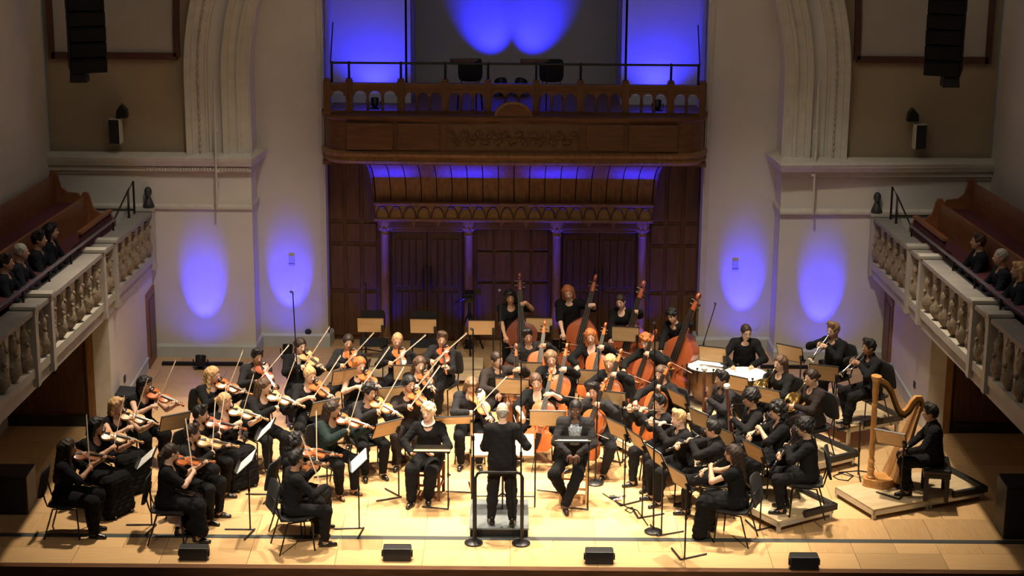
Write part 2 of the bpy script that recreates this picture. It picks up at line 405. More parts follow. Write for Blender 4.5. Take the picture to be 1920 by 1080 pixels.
# side fields of panelling (stiles + planks)
for a, b in ((NL, colx[0] - .12), (colx[3] + .12, NR)):
    wv = (b - a)
    zz = [.05, .9, 1.75, 2.15, 3.3]
    for r_ in range(4):
        for k in range(3):
            panel(a + wv * k / 3 + .03, a + wv * (k + 1) / 3 - .03, zz[r_] + .04, zz[r_ + 1] - .04, YC + .08, DWOOD, back, 'oak_panel')
a, b = colx[1] + .12, colx[2] - .12
for r_, (z0, z1) in enumerate(((.05, 1.05), (1.1, 1.62), (1.66, 2.2))):
    for k in range(4): panel(a + (b - a) * k / 4 + .02, a + (b - a) * (k + 1) / 4 - .02, z0, z1, YC + .08, DWOOD, back, 'oak_panel')
for n, (i, j) in enumerate(((0, 1), (2, 3))):
    a, b = colx[i] + .11, colx[j] - .11; mid = (a + b) / 2
    d = MB().b2((a, YC + .1, 0), (b, YC + .14, 2.02)).build('door_%d' % (n + 3), DOORW); struct(d)
    for lx0, lx1 in ((a, mid - .005), (mid + .005, b)):
        lf = panel(lx0, lx1, .02, 2.0, YC + .06, DOORW, d, 'leaf', .05)
        for k in range(4):
            w_ = (lx1 - lx0 - .12) / 4
            for z0, z1 in ((.15, .9), (1.0, 1.85)): panel(lx0 + .06 + w_ * k + .008, lx0 + .06 + w_ * (k + 1) - .008, z0, z1, YC + .04, DOORW, lf, 'plank', .03)
    for sx in (-.07, .07): MB().tube([(mid + sx, YC + .05, .95), (mid + sx, YC, 1.0), (mid + sx, YC, 1.3), (mid + sx, YC + .05, 1.35)], .014, 8).build('handle', BLACK, d, smooth=50)
    MB().b2((a - .05, YC - .02, 2.0), (b + .05, YC + .12, 2.12)).build('lintel', DWOODH, d, bevel=.01)
colp = [(.115, 0), (.115, .1), (.1, .12), (.1, .16), (.08, .2), (.075, 1.2), (.07, 1.92), (.085, 1.95), (.075, 1.98), (.09, 2.04), (.11, 2.12), (.12, 2.14), (.12, 2.22)]
cme = MB().lathe(colp, 20).box((0, 0, .03), (.26, .26, .06)).box((0, 0, 2.23), (.26, .24, .05)).mesh('oak_column', MWOOD, 35)
capm = MB()
for k in range(8):
    t = k * math.pi / 4; capm.ball((.095 * math.cos(t), .095 * math.sin(t), 2.08), (.03, .03, .05), 6, 5)
capm = capm.mesh('capital_leaf', MWOOD, 60)
for k, x in enumerate(colx):
    o = meshobj('oak_column', cme); o.location = (x, YC - .02, 0); c2 = meshobj('capital', capm, o)
    tag(o, ('leftmost carved oak column beside the left door', 'carved oak column right of the left door', 'carved oak column left of the right door', 'rightmost carved oak column beside the right door')[k], 'column', 'oak columns of the back wall')
# entablature and frieze of small arches
x0, x1 = colx[0] - .15, colx[3] + .15
fz0 = P2(960, 411, YC - .12).z; fz1 = P2(960, 386, YC - .12).z
fr = MB().b2((x0, YC - .12, fz0), (x1, YC + .12, fz1)).build('trim_7', GILT); struct(fr)
MB().b2((x0 - .02, YC - .17, fz1), (x1 + .02, YC + .12, fz1 + .05)).build('cornice', MWOOD, fr, bevel=.012)
MB().b2((x0 - .02, YC - .15, fz0 - .05), (x1 + .02, YC + .12, fz0)).build('architrave', MWOOD, fr, bevel=.01)
MB().b2((x0 + .1, YC - .04, fz0 - .2), (x1 - .1, YC + .12, fz0 - .05)).build('lintel_board', DWOODH, fr, bevel=.01)
nA = 20; wv = (x1 - x0) / nA
arcm = MB().tube([(wv * .44 * math.cos(t * math.pi / 12), 0, (fz1 - fz0) * .8 * math.sin(t * math.pi / 12)) for t in range(13)], .013, 6).mesh('frieze_arch', DWOOD, 60)
for k in range(nA):
    o = meshobj('frieze_arch', arcm, fr); o.location = (x0 + wv * (k + .5), YC - .125, fz0 + .015)
dm = MB().prism([(-.05, 0), (.05, 0), (0, -.13)], 0, .03, 0, Matrix(((1, 0, 0, 0), (0, 0, -1, 0), (0, 1, 0, 0), (0, 0, 0, 1)))).mesh('pendant', MWOOD)
for px in (776, 822, 940, 986, 1104, 1150):
    o = meshobj('pendant', dm, fr); o.location = (P2(px, 420).x, YC - .04, fz0 - .05)
# cove between frieze and gallery floor, in planks
YG = 31.42                                # front of the gallery
zc0, zc1 = fz1 + .05, P2(960, 311, YG + .15).z
cove = MB().b2((NL, YC + .05, zc1 - .02), (NR, YC + .12, zc1)).build('ceiling_cove', DWOOD); struct(cove)
def cprof(t):   # t 0 bottom .. 1 top : (y, z)
    a = t * math.pi / 2
    return (YC - .02 - (YC - .02 - (YG + .18)) * (1 - math.cos(a)), zc0 + (zc1 - zc0) * math.sin(a))
nP = 18; wv = (x1 - x0) / nP; spread = .12
for k in range(nP):
    vs = []; fs = []; NS = 9
    for i in range(NS):
        y, z = cprof(i / (NS - 1)); f_ = 1 + (i / (NS - 1)) ** 2 * spread / (x1 - x0) * 2
        for q in (k + .03, k + .97):
            xx = (x0 + wv * q - (x0 + x1) / 2) * f_ + (x0 + x1) / 2
            vs += [(xx, y, z), (xx, y + .05, z + .02)]
    for i in range(NS - 1):
        a = i * 4; fs += [(a, a + 2, a + 6, a + 4), (a + 1, a + 5, a + 7, a + 3), (a, a + 4, a + 5, a + 1), (a + 2, a + 3, a + 7, a + 6)]
    MB().add(vs, fs).build('cove_plank', MWOOD, cove, smooth=40)
vs = [];
for sg, xe in ((-1, x0), (1, x1)):
    m = MB(); pts = []
    for i in range(9):
        y, z = cprof(i / 8); xx = xe + sg * ((i / 8) ** 2 * spread + .01); pts.append((xx, y, z))
    pts2 = [(p[0] + sg * .05, p[1] - .02, p[2]) for p in pts]
    for i in range(8):
        m.add([pts[i], pts2[i], pts2[i + 1], pts[i + 1], (pts[i][0], YC + .1, pts[i][2]), (pts2[i][0], YC + .1, pts2[i][2]), (pts2[i + 1][0], YC + .1, pts2[i + 1][2]), (pts[i + 1][0], YC + .1, pts[i + 1][2])],
              [(0, 1, 2, 3), (0, 3, 7, 4), (1, 5, 6, 2)])
    m.build('cove_bracket', DWOODH, cove, smooth=40)
soff = MB().b2((NL, YG + .15, zc1), (NR, 35.6, zc1 + .06)).build('ceiling_soffit', DWOODH); struct(soff)
# gallery front: rounded plan
def gpath(off=0.):
    pts = [(NL, YB + .05)]; r_ = .42
    for k in range(9):
        t = math.pi + math.pi / 2 * k / 8; pts.append((NL + .03 + r_ + r_ * math.cos(t), YG + r_ + r_ * math.sin(t)))
    mid = (NL + NR) / 2
    for k in range(1, 10):
        f_ = k / 10; xx = (NL + .03 + r_) * (1 - f_) + (NR - .03 - r_) * f_
        pts.append((xx, YG - .07 * math.sin(math.pi * f_)))
    for k in range(9):
        t = 1.5 * math.pi + math.pi / 2 * k / 8; pts.append((NR - .03 - r_ + r_ * math.cos(t), YG + r_ + r_ * math.sin(t)))
    return pts + [(NR, YB + .05)]
gz0 = P2(960, 303, YG).z; gz1 = P2(960, 224, YG).z
gal = MB().sweep(gpath(), [(0, gz0), (.0, gz1), (-.05, gz1), (-.05, gz0)], closed=True).build('gallery_front', DWOODH, smooth=35); struct(gal)
MB().sweep(gpath(), [(-.05, gz0 - .06), (.02, gz0 - .05), (.05, gz0), (.02, gz0 + .02), (.02, gz0 + .05), (.06, gz0 + .08), (.07, gz0 + .13), (.03, gz0 + .16), (-.02, gz0 + .17)], closed=True).build('base_moulding', MWOOD, gal, smooth=35)
MB().sweep(gpath(), [(-.1, gz1 - .04), (.01, gz1 - .04), (.05, gz1), (.05, gz1 + .05), (0, gz1 + .07), (-.1, gz1 + .07)], closed=True).build('cap_rail', DWOODH, gal, smooth=35)
CARV = mat('carved_oak', (.115, .055, .02), .5, noise=(30, (.17, .09, .034), (1, 1, 1)), bump=.4, bscale=60)
nF = 7
for k, (pa, pb) in enumerate(((650, 737), (745, 825), (840, 1085), (1098, 1170), (1178, 1270))):
    a, b = P2(pa, 260, YG).x, P2(pb, 260, YG).x
    MB().b2((a, YG - .075, gz0 + .2), (b, YG + .02, gz1 - .07)).build('carved_panel' if k == 2 else 'front_panel', CARV if k == 2 else DWOODH, gal, bevel=.015)
cp = MB()
cx, cz = P2(962, 250, YG).x, (gz0 + gz1) / 2
for k in range(92):   # scrolls of the carved panel
    xx = cx + (k % 46 - 22.5) * .047; zz = cz + .05 + (.09 if k < 46 else -.07) * math.sin(k * 1.3 + 1) 
    cp.ball((xx, YG - .085, zz), (.04, .03, .03), 6, 4)
    cp.tube([(xx + .05 * math.cos(t * .9 + k), YG - .085, zz + .05 * math.sin(t * .9 + k)) for t in range(6)], .009, 5)
tag(cp.build('carving', CARV, gal, smooth=60), kind='stuff')
M = Matrix(((1, 0, 0, cx), (0, 0, -1, YG), (0, 1, 0, gz1 - .04), (0, 0, 0, 1)))
hump = [(.46 * math.cos(t * math.pi / 16) * (.62 if 0 else .62), .3 * math.sin(t * math.pi / 16) ** .8) for t in range(17)]
MB().prism([(-.42, 0), (.42, 0)] + [(p[0] * 1.0, p[1]) for p in hump], -.02, .09, 0, M).build('crest', DWOODH, gal, smooth=35)
MB().tube([M @ Vector((p[0] * 1.05, p[1] + .02, .05)) for p in hump], .035, 8).build('crest_moulding', MWOOD, gal, smooth=60)
# gallery floor and walls behind
ZF = gz1 - .12
struct(MB().b2((NL, YB - .02, ZF - .1), (NR, 35.6, ZF)).b2((NL + .5, YG + .02, ZF - .1), (NR - .5, YB - .02, ZF)).build('floor_gallery', mat('gallery_boards', (.12, .06, .03), .5, noise=(3, (.16, .085, .045), (1, 8, 1)))))
bl, br = P2(770, 100, 33.6).x, P2(1165, 100, 33.6).x
for a, b, sd in ((NL - .3, bl, 'left'), (br, NR + .3, 'right')):
    ww = struct(MB().b2((a, 33.6, ZF), (b, 33.75, 9.5)).build('wall_gallery_%s' % sd, PLASTER))
    e = bl if sd == 'left' else br; sg = -1 if sd == 'left' else 1
    MB().b2((e, 33.585, ZF), (e + sg * .06, 33.6, 9)).build('edge_moulding', PLASTER2, ww)
    struct(MB().b2((e, 33.6, ZF), (e + sg * .1, 35.4, 9.5)).build('wall_niche_%s' % sd, NICHE))
    xx = NL if sd == 'left' else NR
    struct(MB().b2((xx, YB + .3, ZF), (xx + sg * .2, 33.6, 9.5)).build('wall_gallery_end_%s' % sd, PLASTER))
struct(MB().b2((bl - .2, 35.3, ZF), (br + .2, 35.45, 9.5)).build('wall_niche', NICHE))
for a, b in ((NL, bl), (br, NR)):
    struct(MB().b2((a, 33.57, ZF), (b, 33.6, ZF + .16)).build('baseboard_gallery', SKIRT))
# balustrade: posts, arcaded bays, balusters, hand rail
bal = empty('gallery_balustrade', (0, YG + .12, gz1 + .07)); tag(bal, 'dark oak arcaded balustrade along the choir gallery front', 'balustrade')
bz1 = P2(960, 157, YG + .12).z; hz = bz1 - gz1 - .07
px_posts = [655, 752, 835, 915, 1005, 1088, 1172, 1257]
posts = [NL + .1] + [P2(p, 190, YG + .12).x for p in px_posts] + [NR - .1]
pm = MB().box((0, 0, hz / 2), (.12, .12, hz + .06)).box((0, 0, hz + .02), (.1, .1, .1)).mesh('post', DWOOD)
for x in posts: o = meshobj('post', pm, bal); o.location = (x, 0, 0)
MB().b2((posts[0], -.05, hz - .09), (posts[-1], .06, hz)).build('top_rail', DWOODH, bal, bevel=.012)
MB().b2((posts[0], -.05, 0), (posts[-1], .05, .05)).build('bottom_rail', DWOODH, bal)
blm = MB().lathe([(.022, 0), (.028, .03), (.018, .05), (.026, .1), (.028, .14), (.018, .24), (.022, .26), (.018, .28), (.024, hz - .17)], 10).mesh('baluster', DWOOD, 40)
MX = Matrix(((1, 0, 0, 0), (0, 0, -1, 0), (0, 1, 0, 0), (0, 0, 0, 1)))
for a, b in zip(posts[:-1], posts[1:]):
    a += .06; b -= .06; n = 3 if b - a > .45 else (2 if b - a > .25 else 1); wv = (b - a) / n
    poly = [(a, hz - .08), (a, hz - .22)]
    for k in range(n):
        c_ = a + wv * (k + .5); r_ = wv / 2 - .025
        poly += [(c_ - r_ * math.cos(t * math.pi / 10), hz - .22 + r_ * .9 * math.sin(t * math.pi / 10)) for t in range(11)]
    poly += [(b, hz - .22), (b, hz - .08)]
    MB().prism(poly, -.03, .03, 0, MX).build('arcade_board', DWOODH, bal)
    for k in range(1, n): o = meshobj('baluster', blm, bal); o.location = (a + wv * k, 0, .05)
# ends of the balustrade running back
rail = empty('gallery_safety_rail', (0, YG + .14, bz1)); tag(rail, 'thin dark metal safety rail above the choir gallery balustrade', 'rail')
rz = P2(960, 120, YG + .14).z - bz1
MB().tube([(posts[0] + .06, 0, rz), (posts[-1] - .06, 0, rz)], .02, 8).build('rail_bar', BLACK, rail, smooth=60)
um = MB().tube([(0, 0, -.05), (0, 0, rz)], .022, 8).ball((0, 0, rz), .03, 8, 6).mesh('upright', BLACK, 60)
for x in [posts[0] + .08] + posts[1:-1] + [posts[-1] - .08]: o = meshobj('upright', um, rail); o.location = (x, 0, 0)
for sg, x in ((-1, posts[0] + .06), (1, posts[-1] - .06)): MB().tube([(x, .02, rz), (x + sg * .06, 1.2, rz + .5)], .012, 6).build('stay_wire', BLACK, rail)

# --- blue wall washers standing on the floor, each with its own lamp
def washer(pos, target, energy, size, blend, lab, scale=1., spill=0.):
    root = empty('blue_floor_light', pos); tag(root, lab, 'stage light', 'blue floor lights')
    d = (Vector(target) - Vector(pos)); d.normalize()
    q = d.to_track_quat('Z', 'Y').to_matrix().to_4x4()
    s_ = scale; ctr = Vector((0, 0, .14 * s_))
    M = Matrix.Translation(ctr) @ q
    MB().lathe([(.05 * s_, -.12 * s_), (.085 * s_, -.06 * s_), (.09 * s_, .08 * s_), (.08 * s_, .08 * s_), (.07 * s_, .05 * s_), (.01, .05 * s_)], 16, M).build('lamp_can', BLACK, root, smooth=40)
    MB().tube([(-.12 * s_, 0, .16 * s_), (-.12 * s_, 0, .02), (.12 * s_, 0, .02), (.12 * s_, 0, .16 * s_)], .012 * s_, 6).box((0, 0, .012), (.2 * s_, .16 * s_, .024)).build('yoke', BLACK, root)
    l = spot('blue_lamp', (0, 0, 0), (0, 0, 1), energy, BLUE, size, blend, .03)
    l.parent = root; l.location = ctr + d * (.1 * s_); l.rotation_euler = d.to_track_quat('-Z', 'Y').to_euler()
    if spill:
        k = spot('blue_spill', (0, 0, 0), (0, 0, 1), energy * spill, BLUE, 130, 1., .05); k.parent = root; k.location = l.location; k.rotation_euler = l.rotation_euler
    return root
wl = lambda px, py, Y: AtY(px, py, Y)
for k, (px, x_w, Yw, sd) in enumerate(((383, None, YA, 'left outer pier'), (545, None, YB, 'left inner pier'), (1392, None, YB, 'right inner pier'), (1540, None, YA, 'right outer pier'))):
    gx = AtY(px, 540, Yw).x
    washer((gx, Yw - .65, 0), (gx, Yw, 1.02), 430, 40, .75, 'blue floor light washing the %s' % sd, 1., .05)
for k, x in enumerate(colx):
    washer((x + (.0), YC - .36, 0), (x, YC - .3, 2.6), 620, 28, .9, 'blue floor light at the foot of the %s oak column' % ('first', 'second', 'third', 'fourth')[k], .7, .07)
for px, tx, sd in ((703, 703, 'left bay'), (1232, 1232, 'right bay')):
    p = AtY(px, 220, 33.0); p.z = ZF
    t = AtY(tx, 105, 33.6)
    washer(tuple(p), tuple(t), 170, 110, .9, 'blue light on the choir gallery floor in the %s' % sd, .8)
for px, tx, sd in ((940, 915, 'left'), (975, 1005, 'right')):
    p = AtY(px, 200, 34.4); p.z = ZF
    t = AtY(tx, 62, 35.3)
    washer(tuple(p), tuple(t), 520, 54, 1., '%s of the two black light cans in the middle of the choir gallery' % sd, 1.3)
# ================================================================== SIDE GALLERIES
SL = .078
ARRAYB = mat('array_black', (.005, .005, .006), .7, spec=.2)
def zt(y): return 2.57 + (31.28 - y) * SL
PARM = mat('parapet_plaster', (.44, .41, .35), .8, noise=(4, (.39, .36, .3), (1, 1, 1)))
URN = mat('carved_urn', (.3, .235, .165), .8, noise=(18, (.2, .15, .1), (1, 1, 1)), bump=.5, bscale=50)
FIN = mat('finial_dark', (.03, .028, .03), .5)
urn_me = MB().lathe([(.02, -.34), (.045, -.32), (.1, -.24), (.115, -.17), (.085, -.08), (.06, -.02), (.08, .06), (.09, .14), (.06, .2), (.03, .23), (.045, .26), (.02, .28)], 12)
for k in range(9):
    t = k * 2.4; urn_me.ball((.085 * math.cos(t), .085 * math.sin(t), -.22 + .05 * k), (.028, .028, .035), 6, 4)
urn_me = urn_me.mesh('urn', URN, 60)
tip_me = MB().prism([(-.06, .0), (0, -.12), (.06, 0), (.05, .06), (-.05, .06)], -.02, .02, 0, Matrix(((0, 0, 1, 0), (1, 0, 0, 0), (0, 1, 0, 0), (0, 0, 0, 1)))).mesh('lambrequin', PLASTER2)
def slab(m, x0, x1, y0, y1, dz0, dz1):
    vs = []
    for x in (x0, x1):
        for y in (y0, y1):
            for d in (dz0, dz1): vs.append((x, y, zt(y) + d))
    return m.add(vs, [(0, 1, 3, 2), (4, 6, 7, 5), (0, 2, 6, 4), (1, 5, 7, 3), (0, 4, 5, 1), (2, 3, 7, 6)])
for sg in (-1, 1):
    sd = 'left' if sg < 0 else 'right'; X = sg * 6.05
    par = empty('gallery_parapet', (0, 0, 0)); struct(par); par['label'] = 'plaster parapet with carved urns along the %s side gallery' % sd
    spans = [(31.22, 28.1), (28.1, 27.25), (27.25, 24.0), (24.0, 23.15), (23.15, 19.9), (19.9, 19.05), (19.05, 15.8)]
    for n, (ya, yb) in enumerate(spans):
        slab(MB(), X + sg * .06, X + sg * .16, ya, yb, -.88, -.06).build('parapet_wall', PARM, par)
        slab(MB(), X - sg * .05, X + sg * .26, ya - .08, yb + .08, -.06, .0).build('coping', mat('coping_stone', (.27, .25, .225), .8, noise=(4, (.24, .22, .2), (1, 1, 1))), par)
        slab(MB(), X - sg * .03, X + sg * .16, ya, yb, -.88, -.76).build('sill', PARM, par)
        slab(MB(), X + sg * .0, X + sg * .2, ya, yb, -1.05, -.88).build('fascia', PARM, par)
        k = max(1, round((ya - yb) / .5))
        for i in range(k):
            y = ya + (yb - ya) * (i + .5) / k
            o = meshobj('urn', urn_me, par); o.location = (X + sg * .05, y, zt(y) - .42)
            for q in (-.25, .25):
                y2 = y + q * (1 if k > 1 else .8)
                if yb + .05 < y2 < ya - .05:
                    o = meshobj('lambrequin', tip_me, par); o.location = (X + sg * .05, y2, zt(y2) - .14)
    for y in (31.16, 28.1, 27.25, 24.0, 23.15, 19.9, 19.05, 15.8):
        z = zt(y)
        MB().b2((X - sg * .07, y - .07, z - 1.0), (X + sg * .2, y + .07, z + .02)).b2((X - sg * .09, y - .09, z + .02), (X + sg * .24, y + .09, z + .06)).build('pilaster', PARM, par)
    # floor, raked towards the audience
    fo = slab(MB(), X + sg * .1, X + sg * 3.5, YA, 15.6, -.95, -.86).build('floor_gallery_%s' % sd, mat('gallery_carpet', (.05, .045, .045), .95)); struct(fo)
    # end finial
    f_ = empty('parapet_finial', (X + sg * .02, 31.2, zt(31.2) + .06)); tag(f_, 'dark carved finial on the end post of the %s gallery parapet' % sd, 'finial')
    MB().lathe([(.09, 0), (.1, .03), (.08, .08), (.05, .16), (.03, .2)], 14).build('base', FIN, f_, smooth=40)
    MB().ball((0, 0, .27), (.065, .07, .085), 12, 8).ball((0, -.05, .24), (.04, .04, .05), 8, 6).build('head', FIN, f_, smooth=60)
    # metal rail
    rl = empty('gallery_handrail', (0, 0, 0)); tag(rl, 'sloping dark metal handrail above the %s gallery parapet' % sd, 'rail')
    xr = X + sg * .2
    MB().tube([(xr, 29.3, zt(29.3) + .16), (xr, 16, zt(16) + .2)], .022, 8).build('rail_bar', mat('rail_steel', (.2, .19, .21), .35, .7), rl, smooth=60)
    for y in (29.2, 26.3, 25.0, 23.6, 22.2, 20.5, 18.5, 16.5): MB().tube([(xr, y, zt(y) - .85), (xr, y, zt(y) + .17)], .016, 8).build('upright', BLACK, rl, smooth=60)
    MB().tube([(xr, 30.9, zt(30.9)), (xr, 30.9, zt(31) + .55), (xr, 30.45, zt(31) + .5), (xr, 30.45, zt(30.4) - .02)], .018, 8).build('end_frame', BLACK, rl, smooth=60)
    MB().tube([(xr, 30.45, zt(31) + .5), (xr, 29.3, zt(29.3) + .16)], .014, 8).build('stair_bar', BLACK, rl)
    # pews, parallel to the parapet
    for n, (dx, h, y0, lb) in enumerate(((.92, .33, 30.6, 'middle'), (1.5, .63, 30.9, 'rearmost'))):
        pw = empty('pew', (0, 0, 0)); tag(pw, '%s long brown wooden pew of the %s side gallery' % (lb, sd), 'pew', 'gallery pews')
        xb = X + sg * dx
        slab(MB(), xb, xb + sg * .05, y0, 16, h - .75, h).build('back', PEW, pw)
        slab(MB(), xb - sg * .36, xb, y0, 16, h - .5, h - .45).build('seat', DRED, pw)
        m = Matrix(((0, 0, 1, 0), (sg * -1, 0, 0, 0), (0, 1, 0, 0), (0, 0, 0, 1)))
        ep = [(.45, -.8), (.45, -.4), (.38, -.3), (.2, -.28), (.1, -.2), (.05, .0), (.02, .06), (-.06, .06), (-.08, 0), (-.06, -.8)]
        vs = [(xb - sg * a, y0 + q, zt(y0) + h + b) for q in (.0, .07) for a, b in ep]; k = len(ep)
        MB().add(vs, [tuple(range(k)), tuple(range(2 * k - 1, k - 1, -1))] + [(i, (i + 1) % k, k + (i + 1) % k, k + i) for i in range(k)]).build('end', PEW, pw)
    pf = empty('gallery_partition', (0, 0, 0)); tag(pf, 'dark red panelled front partition before the pews of the %s gallery' % sd, 'partition')
    xb = X + sg * .46
    for k in range(4): slab(MB(), xb, xb + sg * .04, 30.3 - k * .55, 29.78 - k * .55, -.8, .12).build('partition_panel', DRED, pf)
    slab(MB(), xb - sg * .02, xb + sg * .07, 30.35, 28.1, .12, .16).build('partition_rail', PEW, pf)
    # hanging line-array loudspeaker, small wall speaker, lamp, pole
    def at(px, py, Y): return AtY(px, py, Y)
    L = sg < 0
    yq = 29.6
    a = at(*((165, 132) if L else (1768, 138)), yq)
    la = empty('line_array_speaker', a); tag(la, 'tall black hanging line array loudspeaker at the %s' % sd, 'loudspeaker', 'hanging loudspeakers')
    for k in range(7):
        M = Matrix.Translation((0, .02 * k - .006 * k * k, .12 + k * .235)) @ Matrix.Rotation(R(sg * -18), 4, 'Z') @ Matrix.Rotation(R(8 - 2 * k), 4, 'X')
        cb = MB().box((0, 0, 0), (.56, .4, .225), 0, M).build('cabinet', ARRAYB, la, bevel=.012)
        MB().box((0, -.205, 0), (.52, .02, .19), 0, M).build('grille', ARRAYB, cb)
    MB().tube([(0, .1, 1.6), (0, .1, 4.5)], .02, 6).build('hanging_cable', BLACK, la)
    b = at(*((149, 143) if L else (1781, 152)), yq)
    sf = MB().box((0, 0, 0), (.27, .24, .17), top=.9).box((0, -.125, 0), (.22, .02, .12)).build('small_speaker', BLACKP, None, loc=b, bevel=.01); tag(sf, 'small black loudspeaker under the %s line array' % sd, 'loudspeaker')
    c_ = at(*((222, 243) if L else (1719, 253)), YA)
    ws = empty('wall_speaker', (c_.x, YA, c_.z)); tag(ws, 'slim black and white loudspeaker on the %s arch wall' % sd, 'loudspeaker')
    M = Matrix.Rotation(R(sg * 9), 4, 'Z')
    MB().box((0, -.12, 0), (.19, .16, .42), 0, M).build('cabinet', PLASTER2, ws, bevel=.01); MB().box((-sg * .0, -.205, 0), (.17, .02, .4), 0, M).build('grille', BLACKF, ws)
    d_ = at(*((231, 206) if L else (1708, 213)), YA)
    wf = empty('wall_floodlight', (d_.x, YA - .12, d_.z)); tag(wf, 'small black floodlight above the %s wall speaker' % sd, 'light')
    MB().prism([(-.09, -.1), (.1, -.1), (.09, .02), (.0, .12), (-.07, .03)], -.08, .08, 0, Matrix(((1, 0, 0, 0), (0, 0, -1, 0), (0, 1, 0, 0), (0, 0, 0, 1)))).build('hood', BLACK, wf)
    MB().tube([(0, .1, -.1), (0, .12, -.02)], .02, 6).build('bracket', BLACK, wf)
    t0, t1 = (at(401, 150, YA - .25), at(407, 392, YA - .25)) if L else (at(1536, 150, YA - .25), at(1524, 402, YA - .25))
    po = empty('lighting_pole', t1); tag(po, 'thin pale hanging pole before the %s arch pier' % sd, 'pole')
    MB().tube([(0, 0, 0), t0 - t1], .018, 8).build('tube', PLASTER2, po, smooth=60)
    for f_ in (.3, .62): MB().box((t0 - t1) * f_ + Vector((sg * -.03, 0, 0)), (.06, .05, .05)).build('clamp', PLASTER2, po)
